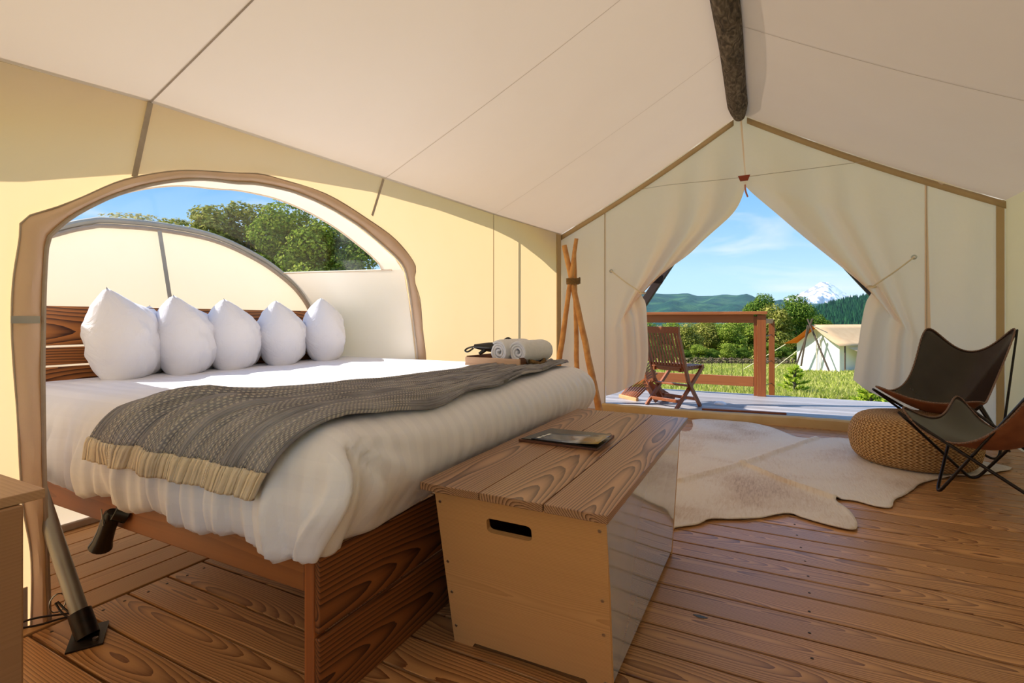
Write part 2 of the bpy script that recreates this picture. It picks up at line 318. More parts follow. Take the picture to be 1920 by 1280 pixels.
def snow_mat():
    m, t = new_mat('snow_and_rock')
    co = N(t, 'ShaderNodeTexCoord').outputs['Object']
    s = N(t, 'ShaderNodeSeparateXYZ', {0: co})
    mp = N(t, 'ShaderNodeMapping', {0: co, 'Scale': (1, 1, .45)})
    n1 = N(t, 'ShaderNodeTexNoise', {'Vector': mp.outputs[0], 'Scale': .0042, 'Detail': 10, 'Roughness': .62, 'Distortion': .6})
    hgt = math_n(t, 'DIVIDE', s.outputs[2], 1550.0)
    f = math_n(t, 'ADD', math_n(t, 'MULTIPLY', n1.outputs[0], .9), math_n(t, 'MULTIPLY', hgt, .62))
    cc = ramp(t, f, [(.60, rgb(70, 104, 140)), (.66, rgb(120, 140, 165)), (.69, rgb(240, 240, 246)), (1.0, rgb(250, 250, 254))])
    n3 = N(t, 'ShaderNodeTexNoise', {'Vector': mp.outputs[0], 'Scale': .006, 'Detail': 8, 'Roughness': .6})
    k = math_n(t, 'GREATER_THAN', n3.outputs[0], .545)
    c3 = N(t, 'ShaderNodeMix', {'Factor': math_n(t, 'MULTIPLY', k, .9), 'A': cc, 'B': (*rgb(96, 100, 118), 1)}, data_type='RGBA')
    out(t, N(t, 'ShaderNodeBsdfPrincipled', {'Base Color': c3.outputs['Result'], 'Roughness': .9, 'Specular IOR Level': 0}).outputs[0]); return m
M['snow'] = snow_mat()
def print_mat():
    m, t = new_mat('magazine_cover')
    uv = N(t, 'ShaderNodeUVMap').outputs[0]
    n1 = N(t, 'ShaderNodeTexNoise', {'Vector': uv, 'Scale': 3, 'Detail': 5})
    s = N(t, 'ShaderNodeSeparateXYZ', {0: uv})
    f = math_n(t, 'ADD', s.outputs[1], math_n(t, 'MULTIPLY_ADD', n1.outputs[0], .5, -.25))
    cc = ramp(t, f, [(.0, rgb(38, 48, 62)), (.5, rgb(88, 98, 116)), (.62, rgb(176, 180, 186)), (.72, rgb(96, 84, 50)), (1, rgb(170, 140, 70))])
    out(t, N(t, 'ShaderNodeBsdfPrincipled', {'Base Color': cc, 'Roughness': .15}).outputs[0]); return m
M['print'] = print_mat()

# ------------------------------------------------------------------ mesh building
class MB:
    def __init__(s): s.v = []; s.f = []; s.uv = []; s.mi = []; s.cur = 0
    def add(s, vs, fs, uvs=None, mi=None):
        b = len(s.v); s.v += [tuple(x) for x in vs]
        for f in fs:
            s.f.append(tuple(b + i for i in f)); s.mi.append(s.cur if mi is None else mi)
            s.uv.append([uvs[i] for i in f] if uvs else [(0, 0)] * len(f))
        return s
    def box(s, x0, x1, y0, y1, z0, z1):
        vs = [(x, y, z) for z in (z0, z1) for y in (y0, y1) for x in (x0, x1)]
        return s.add(vs, [(0, 2, 3, 1), (4, 5, 7, 6), (0, 1, 5, 4), (2, 6, 7, 3), (0, 4, 6, 2), (1, 3, 7, 5)])
    def beam(s, a, b, w, h, up=(0, 0, 1), roll=0):
        a, b = Vector(a), Vector(b); d = (b - a).normalized(); u = Vector(up)
        x = d.cross(u)
        if x.length < 1e-4: x = d.cross(Vector((0, 1, 0)))
        x.normalize(); z = x.cross(d)
        vs = [p + x * (w / 2 * i) + z * (h / 2 * j) for p in (a, b) for i, j in ((-1, -1), (1, -1), (1, 1), (-1, 1))]
        return s.add(vs, [(0, 1, 2, 3), (7, 6, 5, 4), (0, 4, 5, 1), (1, 5, 6, 2), (2, 6, 7, 3), (3, 7, 4, 0)])
    def tube(s, pts, r, seg=10, caps=True):
        pts = [Vector(p) for p in pts]; n = len(pts)
        rs = r if isinstance(r, (list, tuple)) else [r] * n
        vs = []; t0 = (pts[1] - pts[0]).normalized()
        x = t0.orthogonal().normalized()
        for i, p in enumerate(pts):
            t = ((pts[min(i + 1, n - 1)] - pts[max(i - 1, 0)])).normalized()
            x = (x - t * x.dot(t)); x = x.normalized() if x.length > 1e-6 else t.orthogonal().normalized()
            y = t.cross(x)
            for k in range(seg):
                a = 2 * math.pi * k / seg; vs.append(p + (x * math.cos(a) + y * math.sin(a)) * rs[i])
        fs = [(i * seg + k, i * seg + (k + 1) % seg, (i + 1) * seg + (k + 1) % seg, (i + 1) * seg + k) for i in range(n - 1) for k in range(seg)]
        if caps: fs += [tuple(range(seg))[::-1], tuple((n - 1) * seg + k for k in range(seg))]
        return s.add(vs, fs)
    def grid(s, fn, nu, nv, us=1, vs_=1, closed=False, mi=None):
        vs = [fn(i / nu, j / nv) for j in range(nv + 1) for i in range(nu + 1)]
        uv = [(i / nu * us, j / nv * vs_) for j in range(nv + 1) for i in range(nu + 1)]
        fs = [(j * (nu + 1) + i, j * (nu + 1) + i + 1, (j + 1) * (nu + 1) + i + 1, (j + 1) * (nu + 1) + i) for j in range(nv) for i in range(nu)]
        return s.add(vs, fs, uv, mi)
    def lathe(s, prof, seg=24, c=(0, 0, 0), us=1):
        n = len(prof)
        return s.grid(lambda a, b: (c[0] + prof[int(round(b * (n - 1)))][0] * math.cos(2 * math.pi * a),
                                    c[1] + prof[int(round(b * (n - 1)))][0] * math.sin(2 * math.pi * a),
                                    c[2] + prof[int(round(b * (n - 1)))][1]), seg, n - 1, us, 1)
    def poly(s, outer, flip=False):
        """planar polygon given as 3-D points"""
        vs = [Vector(p) for p in outer]; tri = tessellate_polygon([vs])
        return s.add(vs, [tuple(t) if not flip else tuple(t)[::-1] for t in tri])
    def prism(s, pts, z0, z1):
        n = len(pts); lo = [Vector((p[0], p[1], z0)) for p in pts]; hi = [Vector((p[0], p[1], z1)) for p in pts]
        tri = tessellate_polygon([lo]); s.add(hi, [tuple(t) for t in tri]); s.add(lo, [tuple(t)[::-1] for t in tri])
        s.add(lo + hi, [(i, (i + 1) % n, n + (i + 1) % n, n + i) for i in range(n)]); return s
    def obj(s, name, mats, parent=None, smooth=True, bevel=0, solid=0, sub=0, center=True, angle=40, weld=False):
        me = bpy.data.meshes.new(name)
        vs = s.v
        o = bpy.data.objects.new(name, me)
        if center and vs:
            lo = [min(p[i] for p in vs) for i in range(3)]; hi = [max(p[i] for p in vs) for i in range(3)]
            c = Vector([(a + b) / 2 for a, b in zip(lo, hi)])
            vs = [(p[0] - c.x, p[1] - c.y, p[2] - c.z) for p in vs]; o.location = c
        me.from_pydata(vs, [], s.f); me.update()
        for m in (mats if isinstance(mats, (list, tuple)) else [mats]): me.materials.append(m)
        if max(s.mi, default=0): me.polygons.foreach_set('material_index', s.mi)
        if any(x != (0, 0) for u in s.uv[:50] + s.uv[-50:] for x in u):
            l = me.uv_layers.new(name='UVMap'); l.data.foreach_set('uv', [c for u in s.uv for x in u for c in x])
        bm = bmesh.new(); bm.from_mesh(me)
        if weld: bmesh.ops.remove_doubles(bm, verts=bm.verts, dist=1e-5)
        if not solid and not getattr(s, 'open', False): bmesh.ops.recalc_face_normals(bm, faces=bm.faces)
        bm.to_mesh(me); bm.free()
        col.objects.link(o)
        if solid: md = o.modifiers.new('s', 'SOLIDIFY'); md.thickness = solid; md.offset = 0
        if bevel: md = o.modifiers.new('b', 'BEVEL'); md.width = bevel; md.segments = 2; md.limit_method = 'ANGLE'
        if sub: md = o.modifiers.new('ss', 'SUBSURF'); md.levels = sub; md.render_levels = sub
        if smooth: me.shade_smooth(); me.set_sharp_from_angle(angle=R(angle)) if hasattr(me, 'set_sharp_from_angle') else None
        if parent: attach(o, parent)
        return o
def attach(o, parent):
    o.parent = parent
    o.matrix_parent_inverse = Matrix.LocRotScale(*world_trs(parent)).inverted()
def world_trs(o):
    # parents here are only translated / z-rotated things placed once
    m = local(o)
    p = o.parent
    if p: m = Matrix.LocRotScale(*world_trs(p)) @ o.matrix_parent_inverse @ m
    return m.decompose()
def local(o): return Matrix.LocRotScale(o.location, o.rotation_euler, o.scale)
def tag(o, label=None, cat=None, group=None, kind=None):
    if label: o['label'] = label
    if cat: o['category'] = cat
    if group: o['group'] = group
    if kind: o['kind'] = kind
    return o
def thing(name, loc, label, cat, group=None):
    o = bpy.data.objects.new(name, None); o.location = loc; o.empty_display_size = .1; col.objects.link(o)
    return tag(o, label, cat, group)
def struct(o, label): return tag(o, label, None, None, 'structure')
def smooth(t): t = max(0, min(1, t)); return t * t * (3 - 2 * t)
def lerp(a, b, t): return a + (b - a) * t
def plerp(pts, x):
    """piecewise-linear y(x)"""
    if x <= pts[0][0]: return pts[0][1]
    for (a, b), (c, d) in zip(pts, pts[1:]):
        if x <= c: return b + (d - b) * (x - a) / (c - a)
    return pts[-1][1]
def along(pts, t, sm=False):
    """point at fraction t of a polyline by index-weighted length"""
    L = [0]
    for a, b in zip(pts, pts[1:]): L.append(L[-1] + (Vector(b) - Vector(a)).length)
    x = t * L[-1]
    for i in range(len(pts) - 1):
        if x <= L[i + 1] + 1e-9:
            k = (x - L[i]) / max(1e-9, L[i + 1] - L[i]); return Vector(pts[i]).lerp(Vector(pts[i + 1]), k)
    return Vector(pts[-1])
def spline(pts, n):
    """Catmull-Rom through pts"""
    P = [Vector(p) for p in pts]; P = [P[0] * 2 - P[1]] + P + [P[-1] * 2 - P[-2]]; o = []
    for i in range(1, len(P) - 2):
        for k in range(n):
            t = k / n; a, b, c, d = P[i - 1:i + 3]
            o.append(.5 * ((2 * b) + (c - a) * t + (2 * a - 5 * b + 4 * c - d) * t * t + (3 * b - a - 3 * c + d) * t ** 3))
    o.append(P[-2]); return o
def nz3(x, y, z=0): return noise.noise(Vector((x, y, z)))

XL, XR, YF, YB = -2.158, 1.73, 5.495, -1.7      # tent walls
RX, RZ = -.246, 3.05                            # ridge
EAVE = [(-1.7, 1.80), (.68, 1.815), (1.11, 1.852), (2.46, 1.891), (3.877, 1.93), (5.495, 1.998)]
def eave(y): return plerp(EAVE, y)
ZR = 1.98
#== STRUCTURE
# ------------------------------------------------------------------ ground outside
def gz(x, y):
    d = CS * y - SN * x
    base = -.55 - .07 * max(0, d - 9)
    if d > 75: base = -.55 - .07 * 66 - .02 * (d - 75)
    return base + .12 * nz3(x * .12, y * .12) * smooth((d - 6) / 6)
g = MB()
xs = [-400, -220, -140, -90] + list(range(-60, 61, 3)) + [90, 140, 220, 400]
ys = [-60, -30, -12] + list(range(-6, 91, 3)) + [130, 200, 300, 450]
g.grid(lambda a, b: (xs[int(round(a * (len(xs) - 1)))], ys[int(round(b * (len(ys) - 1)))], gz(xs[int(round(a * (len(xs) - 1)))], ys[int(round(b * (len(ys) - 1)))])), len(xs) - 1, len(ys) - 1)
ground = struct(g.obj('ground', M['grass'], center=False), 'yellow green meadow sloping away beyond the porch')

# ------------------------------------------------------------------ floor
f = MB(); f.box(-3.06, XR + .05, YB, YF, -.30, -.20)
floor = struct(f.obj('floor', M['blackplastic'], smooth=False), 'brown timber board floor of the tent')
pitch = .137; k = 0
plank_me = None
y = 2.378 - pitch * 29
X0, X1 = -2.09, XR + .04
while y < YF - .02:
    h = min(pitch - .009, YF - y - .005)
    if plank_me is None or h < pitch - .01:
        p = MB().box(X0, X1, y, y + h, -.03, 0).obj('plank', M['floor'], floor, smooth=False, bevel=.003)
        if plank_me is None: plank_me = p
    else:
        p = plank_me.copy(); col.objects.link(p); p.location = (plank_me.location.x, y + h / 2, plank_me.location.z)
    y += pitch
x = -2.1; first = None; W = .135
for k in range(7):
    x1 = x - .004 - k * 0
    p = MB().box(x1 - W + .006, x1, .45, 3.1, -.03, 0).obj('plank', M['alcfloor'], floor, smooth=False, bevel=.003)
    x -= W
# screw heads in the boards
s = MB(); y = 2.378 - pitch * 12
while y < 5.3:
    for X in (-2.04, .128, 1.45):
        for dy in (.035, .10):
            if X == .128 and dy > .05: continue
            s.lathe([(0, .0015), (.004, .0012), (.0052, 0)], 8, (X + .012 * math.sin(y * 40), y + dy, 0))
    y += pitch
tag(s.obj('screw_heads', M['screw'], floor), kind='stuff')
s = MB(); c = on_z(1313, 1156); s.add([(c.x + (.022 + .006 * math.sin(a * 3)) * math.cos(a), c.y + .009 * math.sin(a), .0012) for a in [i * .5236 for i in range(12)]], [tuple(range(12))])
s.obj('knot_hole', M['blackplastic'], floor)

# ------------------------------------------------------------------ roof
ceil = MB()
def roofL(a, y0, y1, yr0, yr1, b):
    """a: eave->ridge, b along the tent between two skewed seams"""
    ye = lerp(y0, y1, b); yr = lerp(yr0, yr1, b)
    p0 = Vector((XL, ye, eave(ye))); p1 = Vector((RX, yr, RZ))
    p = p0.lerp(p1, a); sag = .035 * math.sin(math.pi * a) * (1 - .3 * math.cos(2 * math.pi * b))
    p.z -= sag; return p
SL = [(YB, YB), (1.11, 1.40), (2.46, 2.79), (3.877, 4.1), (YF, YF)]
ceiling = struct(MB().box(RX - .02, RX + .02, YB, YF, RZ - .01, RZ + .01).obj('ceiling', M['roofc']), 'cream canvas tent roof')
for (a0, r0), (a1, r1) in zip(SL, SL[1:]):
    m = MB(); m.open = True; m.grid(lambda a, b: roofL(a, a0, a1, r0, r1, b), 12, 12); m.obj('roof_panel', M['roofc'], ceiling)
    if a1 < YF:
        st = MB(); pts = [roofL(i / 14, a0, a1, r0, r1, 1) - Vector((0, 0, .004)) for i in range(15)]
        wdt = .008 if a1 < 2 else .003
        st.grid(lambda a, b: pts[int(round(b * 14))] + Vector((0, (a - .5) * wdt, 0)), 1, 14); st.obj('seam', M['seam'] if a1 > 2 else M['hemgrey'], ceiling)
def roofR(a, y0, y1, b):
    y = lerp(y0, y1, b); p = Vector((XR, y, ZR)).lerp(Vector((RX, y, RZ)), a); p.z -= .035 * math.sin(math.pi * a); return p
SR = [YB, 1.2, 2.5, 3.75, YF]
for a0, a1 in zip(SR, SR[1:]):
    m = MB(); m.open = True; m.grid(lambda a, b: roofR(a, a0, a1, b), 12, 8); m.obj('roof_panel', M['roofc'], ceiling)
    if a1 < YF:
        st = MB(); pts = [roofR(i / 14, a0, a1, 1) - Vector((0, 0, .004)) for i in range(15)]
        st.grid(lambda a, b: pts[int(round(b * 14))] + Vector((0, (a - .5) * .004, 0)), 1, 14); st.obj('seam', M['seam'], ceiling)
# log ridge beam
b = MB(); pts = []; rs = []
for i in range(46):
    y = lerp(YB + .05, 5.44, i / 45); pts.append((RX + .008 * math.sin(y * 2.1), y, RZ - .03 + .006 * math.sin(y * 3.3))); rs.append(.088 * (1 + .05 * nz3(y * 1.7, 3)) * (.62 if i == 45 else .85 if i == 44 else 1))
b.tube(pts, rs, 20)
beam = tag(b.obj('ridge_beam', M['log']), 'weathered grey log ridge beam running under the tent roof', 'beam')

# ------------------------------------------------------------------ left wall with the arch to the sleeping alcove
def wx(u, v, x=XL): p = on_x(u, v, x); return (p.y, p.z)
IN = [wx(*q) for q in ((88, 1165), (82, 1000), (78, 860), (76, 700), (77, 611), (79, 525), (84, 457), (94, 439), (124, 412), (169, 386), (225, 362), (300, 343), (375, 337), (440, 344), (480, 346), (545, 360), (590, 378), (627, 397), (668, 423), (702, 450), (740, 484), (757, 510), (766, 562), (773, 620), (779, 675))]
IN[0] = (IN[0][0], 0.0)
yl = IN[-1][0]; IN += [(yl + .02, .3), (yl + .02, 0.0)]
OUT = [wx(*q) for q in ((55, 1185), (57, 1114), (55, 1032), (41, 955), (35, 880), (30, 776), (22, 675), (19, 600), (22, 525), (34, 450), (41, 411), (101, 390), (150, 371), (225, 339), (300, 324), (356, 320), (440, 325), (480, 326), (515, 334), (609, 364), (684, 409), (740, 450), (776, 497), (774, 525), (785, 562), (790, 620), (796, 675))]
OUT[0] = (OUT[0][0], 0.0)
OUT += [(OUT[-1][0] + .02, .3), (OUT[-1][0] + .02, 0.0)]
# wall polygon just outside the arch's inner edge
poly = [(YB, 0)] + IN + [(YF, 0), (YF, eave(YF))] + [(a, b) for a, b in EAVE[::-1][1:]]
m = MB(); m.open = True; m.poly([(XL, a, b) for a, b in poly])
wall_left = struct(m.obj('wall_left', M['wall'], smooth=False), 'glowing cream canvas side wall with a big arched opening')
# webbing trim round the arch
tI = spline([(XL + .006, a, b) for a, b in IN], 4); tO = spline([(XL + .006, a, b) for a, b in OUT], 4)
m = MB(); m.open = True; nn = 150
def trimf(a, b):
    p = along(tI, b); q = along(tO, b)
    r = p.lerp(q, a); r.x += .02 * math.sin(math.pi * a) + .006 * nz3(r.y * 9, r.z * 9, a * 3) + .004; return r
m.grid(trimf, 6, nn)
m.obj('arch_trim', M['trim'], wall_left)
m = MB(); m.tube([p + Vector((.012, 0, 0)) for p in [along(tI, i / 120) for i in range(121)]], .007, 6); m.obj('arch_piping', M['hemgrey'], wall_left)
m = MB(); m.tube([p + Vector((.006, 0, 0)) for p in [along(tO, i / 120) for i in range(121)]], .003, 5); m.obj('arch_edge_cord', M['hemgrey'], wall_left)
# seams and webbing straps on the wall
for y, w_, z0, z1, mat in ((3.877, .007, 0, 1.93, 'seam'),):
    MB().box(XL + .001, XL + .005, y - w_ / 2, y + w_ / 2, z0, z1).obj('seam', M[mat], wall_left)
for (u0, v0), (u1, v1), w_ in (((282, 192), (252, 332), .019), ((719, 336), (698, 404), .016)):
    a = on_x(u0, v0, XL + .006); b_ = on_x(u1, v1, XL + .006)
    MB().beam(a, b_, .003, w_, up=(0, 1, 0)).obj('webbing_strap', M['hemgrey'], wall_left)
a = on_x(21, 592, XL + .034); b_ = on_x(76, 606, XL + .034)
MB().box(XL + .028, XL + .033, a.y, b_.y, b_.z, a.z).obj('stitched_band', M['piping'], wall_left)
# grey patch low beside the arch
a = on_x(24, 1110, XL + .01); b_ = on_x(52, 1190, XL + .01)
MB().box(XL + .004, XL + .01, a.y, b_.y, .0, a.z).obj('reinforcing_patch', M['hemgrey'], wall_left)
# corner tape
MB().box(XL + .003, XL + .012, YF - .14, YF - .02, .02, 1.985).obj('corner_tape', M['tape'], wall_left)

# eave flap outside: its scalloped edge shades the top of the wall
EF = [(-1.7, 1.70), (.0, 1.57), (.62, 1.62), (1.0, 1.75), (1.6, 1.90), (2.31, 1.977), (3.0, 2.0), (3.81, 1.99), (4.2, 1.96), (4.42, 1.93), (4.9, 1.83), (5.31, 1.72), (5.7, 1.66)]
m = MB(); m.open = True
def ef(a, b):
    y = lerp(YB, 5.9, b); z1 = plerp(EF, y); z0 = eave(y) + .02
    return Vector((lerp(XL - .0, XL - .18, a), y, lerp(z0, z1, a)))
m.grid(ef, 3, 80)
struct(m.obj('trim_1', M['tape'], solid=.004), 'canvas eave flap outside the left tent wall')
ep = MB(); ep.tube([(XL - .185, 4.33, -.5), (XL - .185, 4.34, 1.95)], .026, 10)
tag(ep.obj('eave_pole', M['alu']), 'eave pole outside the left tent wall casting its thin shadow', 'pole')

# ------------------------------------------------------------------ alcove
XBK = -3.10
def bx(z): return -2.97 - .13 * smooth(z / 1.0)
Bp = []
for q in ((115, 425), (165, 415), (200, 413), (300, 422), (400, 443), (480, 480), (530, 515), (560, 545), (580, 580)):
    p = on_x(q[0], q[1], XBK); Bp.append((p.y, p.z))
B = [(.80, 0.0), (.80, .6), (.83, .95), (.93, 1.22), (1.03, 1.36)] + Bp + [(2.72, .9), (2.74, .6), (2.74, 0.0)]
def split(pts, zc):
    """far-side crossing of height zc, measured along the curve"""
    L = [0]
    for a, b in zip(pts, pts[1:]): L.append(L[-1] + math.hypot(b[0] - a[0], b[1] - a[1]))
    near = far = None
    for i, (a, b) in enumerate(zip(pts, pts[1:])):
        if (a[1] - zc) * (b[1] - zc) <= 0 and a[1] != b[1]:
            k = (zc - a[1]) / (b[1] - a[1]); s_ = (L[i] + (L[i + 1] - L[i]) * k) / L[-1]
            if near is None: near = s_
            far = s_
    return near, far
Bs = [(a, b) for _, a, b in [(0, *v[1:]) for v in spline([(0, a, b) for a, b in B], 6)]]
Ws = [(a, b) for _, a, b in [(0, *v[1:]) for v in spline([(0, a, b) for a, b in IN], 4)]]
bn, bf_ = split(Bs, 1.335); wn_, wf = split(Ws, 1.335)
def loft(k, s_):
    """k 0..3: near side 0-1, top 1-2, far side 2-3; s_ 0 wall .. 1 back"""
    def par(n_, f_): return k * n_ if k <= 1 else (n_ + (k - 1) * (f_ - n_) if k <= 2 else f_ + (k - 2) * (1 - f_))
    pw = along([(0, *p) for p in Ws], par(wn_, wf)); pb = along([(0, *p) for p in Bs], par(bn, bf_))
    p = Vector((XL, pw.y, pw.z)).lerp(Vector((bx(pb.z), pb.y, pb.z)), s_)
    p.z += .02 * math.sin(math.pi * s_) * (1 if 1 < k < 2 else 0)
    return p
alc = MB(); alc.open = True
alc.grid(lambda a, b: loft(a, b), 18, 4); alc.grid(lambda a, b: loft(2 + a, b), 18, 6)
alc.grid(lambda a, b: loft(1 + a, b * .16), 40, 1)
wall_alcove = struct(alc.obj('wall_alcove', M['alcove']), 'white canvas sides of the sleeping alcove')
m = MB(); m.open = True; m.grid(lambda a, b: loft(1 + a, .16 + b * .84), 40, 6)
window = struct(m.obj('window_1', M['clear'], center=True), 'clear vinyl window over the bed alcove')
m = MB(); m.tube([loft(1 + i / 60, .16) for i in range(61)], .006, 6); m.obj('window_edge', M['alcove'], window)
m = MB(); m.tube([loft(2, i / 12) for i in range(1, 13)], .007, 6); m.obj('window_edge', M['alcove'], window)
m = MB(); m.open = True
# back panel, leaning
cy = 1.75
def bpan(a, b):
    p = along([(0, *q) for q in Bs], a); z = p.z * 1.0; c_ = Vector((bx(.2), cy, .0))
    q = Vector((0, cy + (p.y - cy) * b, z * b)); q.x = bx(q.z); return q
m.grid(bpan, 80, 10)
back = m.obj('back_panel', M['alcove'], wall_alcove, weld=True)
pipe = [Vector((bx(q[1]) + .012, q[0], q[1])) for q in Bs]
m = MB(); m.tube(pipe, .016, 8); m.obj('arch_piping', M['piping'], wall_alcove)
m = MB(); m.tube([p + Vector((.0, 0, -.03)) for p in pipe], .012, 8); m.obj('arch_piping', M['hemgrey'], wall_alcove)
a = on_x(299, 432, XBK + .03); b_ = on_x(322, 580, XBK + .03)
MB().beam(a, b_, .002, .022, up=(0, 1, 0)).obj('webbing_strap', M['piping'], wall_alcove)
MB().box(-2.985, -2.955, .8, 2.74, 0, .035).obj('floor_hem', M['hemgrey'], wall_alcove, bevel=.006)

# hoop pole with its black floor bracket
bp_ = on_z(165, 1195); 
pl = thing('hoop_pole', bp_, 'silver aluminium arch pole slanting into a black floor bracket', 'pole')
top = Vector((-2.13, .80, .30)); d = (top - bp_).normalized()
MB().tube([bp_ + d * .02, bp_ + d * .75], .0235, 16).obj('pole_tube', M['alu'], pl)
m = MB(); m.tube([bp_ + d * .0 + Vector((0, 0, .004)), bp_ + d * .085], .031, 16); m.obj('socket', M['blackmetal'], pl)
m = MB(); m.beam(bp_ + Vector((.06, -.035, .003)), bp_ + Vector((-.06, .035, .003)), .09, .006); m.obj('base_plate', M['blackmetal'], pl, bevel=.001)
m = MB(); m.tube([bp_ + Vector((.045, .0, .006)), bp_ + Vector((.045, 0, .014))], .008, 6); m.obj('bolt', M['steel'], pl)
h1 = on_x(72, 1172, XL + .06)
cl = thing('tie_wires', h1, 'thin black wire loops tying the wall base to the pole bracket', 'wire')
for q in (((20, 1175), (60, 1160), (110, 1152), (145, 1148)), ((20, 1180), (70, 1172), (120, 1158), (150, 1156)), ((108, 1128), (120, 1140), (132, 1150), (142, 1160)), ((104, 1130), (114, 1146), (128, 1156), (145, 1153))):
    m = MB(); m.tube(spline([on_x(u, v, -2.06 + i * .03) for i, (u, v) in enumerate(q)], 5), .0032, 6); m.obj('wire', M['blackmetal'], cl)
m = MB(); cc = on_x(108, 1130, -2.06); m.tube([cc + Vector((0, .022 * math.cos(a), .03 * math.sin(a))) for a in [i * .5236 for i in range(13)]], .0025, 6); m.obj('ring', M['steel'], cl)

# ------------------------------------------------------------------ front wall
def py(u, v, y=YF): return on_y(u, v, y)
TL = py(1052, 440); TR = py(1888, 358)
def roofline(x):
    if x < RX: return lerp(eave(YF), RZ, (x - XL) / (RX - XL)) - .035 * math.sin(math.pi * (x - XL) / (RX - XL))
    return lerp(RZ, ZR, (x - RX) / (XR - RX)) - .035 * math.sin(math.pi * (x - RX) / (XR - RX))
SLX = py(1134, 600).x; SRX = py(1737, 560).x
wf_ = MB(); wf_.open = True
def side_panel(xa, xb, amp, sd):
    def fn(a, b):
        x = lerp(xa, xb, a); z = lerp(0.0, roofline(x) + .02, b)
        return Vector((x, YF + amp * nz3(x * 5, z * 1.2, sd) * math.sin(math.pi * a), z))
    return fn
wf_.grid(side_panel(XL, SLX + .010, .03, 1), 8, 20)
wall_front = struct(wf_.obj('wall_front', M['front']), 'cream canvas gable wall round the tied back tent door')
m = MB(); m.open = True; m.grid(side_panel(SRX - .012, XR, .05, 4), 14, 26); m.obj('canvas_panel', M['front'], wall_front)
for x in (SLX, SRX): MB().box(x - .003, x + .003, YF - .012, YF - .004, .05, roofline(x) - .03).obj('seam', M['seam'], wall_front)
for (x0, x1) in ((XL, RX - .06), (RX + .06, XR)):
    m = MB(); n_ = 20
    m.grid(lambda a, b: Vector((lerp(x0, x1, b), YF - .012 - (a) * .004, roofline(lerp(x0, x1, b)) - .012 - a * .06)), 1, n_); m.obj('roof_tape', M['tape'], wall_front, solid=.004)
MB().box(XR - .06, XR - .01, YF - .015, YF - .006, .02, ZR).obj('corner_tape', M['tape'], wall_front)
# grommets
for u, v in ((1146, 508), (1714, 482)):
    c = py(u, v, YF - .02); m = MB(); m.tube([c + Vector((.016 * math.cos(a), 0, .016 * math.sin(a))) for a in [i * .5236 for i in range(13)]], .006, 6); m.obj('grommet', M['steel'], wall_front)
c = py(1145, 508, YF - .02)

def flap(name, seamx, tops, inner, bottom, label, sgn, seed):
    """door canvas gathered towards its tie; inner edge given in photograph pixels on the wall plane"""
    top_l = Vector((seamx, YF, roofline(seamx) + .03)); ridge = Vector((RX + sgn * .010, YF, RZ + .03))
    edge = spline([py(*q) for q in inner], 5)
    right = [ridge, edge[0]] + edge[1:]
    bot = spline([py(*q) for q in bottom], 4)
    left = [top_l, bot[0]]
    kb = tops  # share of rows spent above the opening's apex
    def rt(b):
        if b < kb: return ridge.lerp(edge[0], b / kb)
        return along(edge, (b - kb) / (1 - kb))
    def lf(b): return top_l.lerp(bot[0], b ** 1.0)
    def tp(a):
        x = lerp(seamx, RX + sgn * .010, a); return Vector((x, YF, roofline(x) + .03))
    def bt(a): return along(bot, a)
    tie = TIE
    def fn(a, b):
        a2 = a
        p = lf(b).lerp(rt(b), a2) + tp(a2).lerp(bt(a2), b) - (tp(0).lerp(tp(1), a2).lerp(bt(0).lerp(bt(1), a2), b))
        p = lf(b) * (1 - a2) + rt(b) * a2 + tp(a2) * (1 - b) + bt(a2) * b - (tp(0) * (1 - a2) * (1 - b) + tp(1) * a2 * (1 - b) + bt(0) * (1 - a2) * b + bt(1) * a2 * b)
        # folds radiate from the tie, fading outwards
        w = smooth(a * 1.6) * smooth(b * 3 + .1)
        ph = a * 21 + 2.2 * nz3(a * 2.5, b * 1.2, seed)
        amp = .075 * w * (1.15 - .5 * b) * (.6 + .4 * nz3(a * 4, b * 2, seed + 5))
        p.y += amp * math.sin(ph) - .02 * w + .03 * nz3(p.x * 3, p.z * 1.5, seed + 2) * w
        p.y -= .09 * smooth((a - .75) / .25) * smooth((b - kb) * 5) * .5
        return p
    m = MB(); m.open = True; m.grid(fn, 70, 70)
    return m, fn, rt
TIE = None
inner_l = ((1399, 336), (1397, 350), (1386, 382), (1366, 410), (1320, 452), (1291, 479), (1248, 510), (1216, 540), (1204, 552), (1213, 568), (1216, 610), (1217, 670), (1209, 709))
bottom_l = ((1136, 742), (1167, 732), (1209, 709))
m, fnL, _ = flap('door_flap', SLX, .2, inner_l, bottom_l, '', 1, 3)
fl = tag(m.obj('door_flap', M['front']), 'left cream canvas door flap gathered and tied back in folds', 'tent flap')
inner_r = ((1397, 336), (1399, 350), (1445, 392), (1490, 431), (1555, 482), (1598, 518), (1624, 540), (1633, 550), (1624, 562), (1616, 593), (1609, 640), (1601, 694), (1599, 711))
bottom_r = ((1750, 790), (1700, 765), (1660, 748), (1622, 729), (1599, 711))
m, fnR, _ = flap('door_flap', SRX, .2, inner_r, bottom_r, '', -1, 9)
fr = tag(m.obj('door_flap', M['front']), 'right cream canvas door flap tied back behind the leather chairs', 'tent flap')
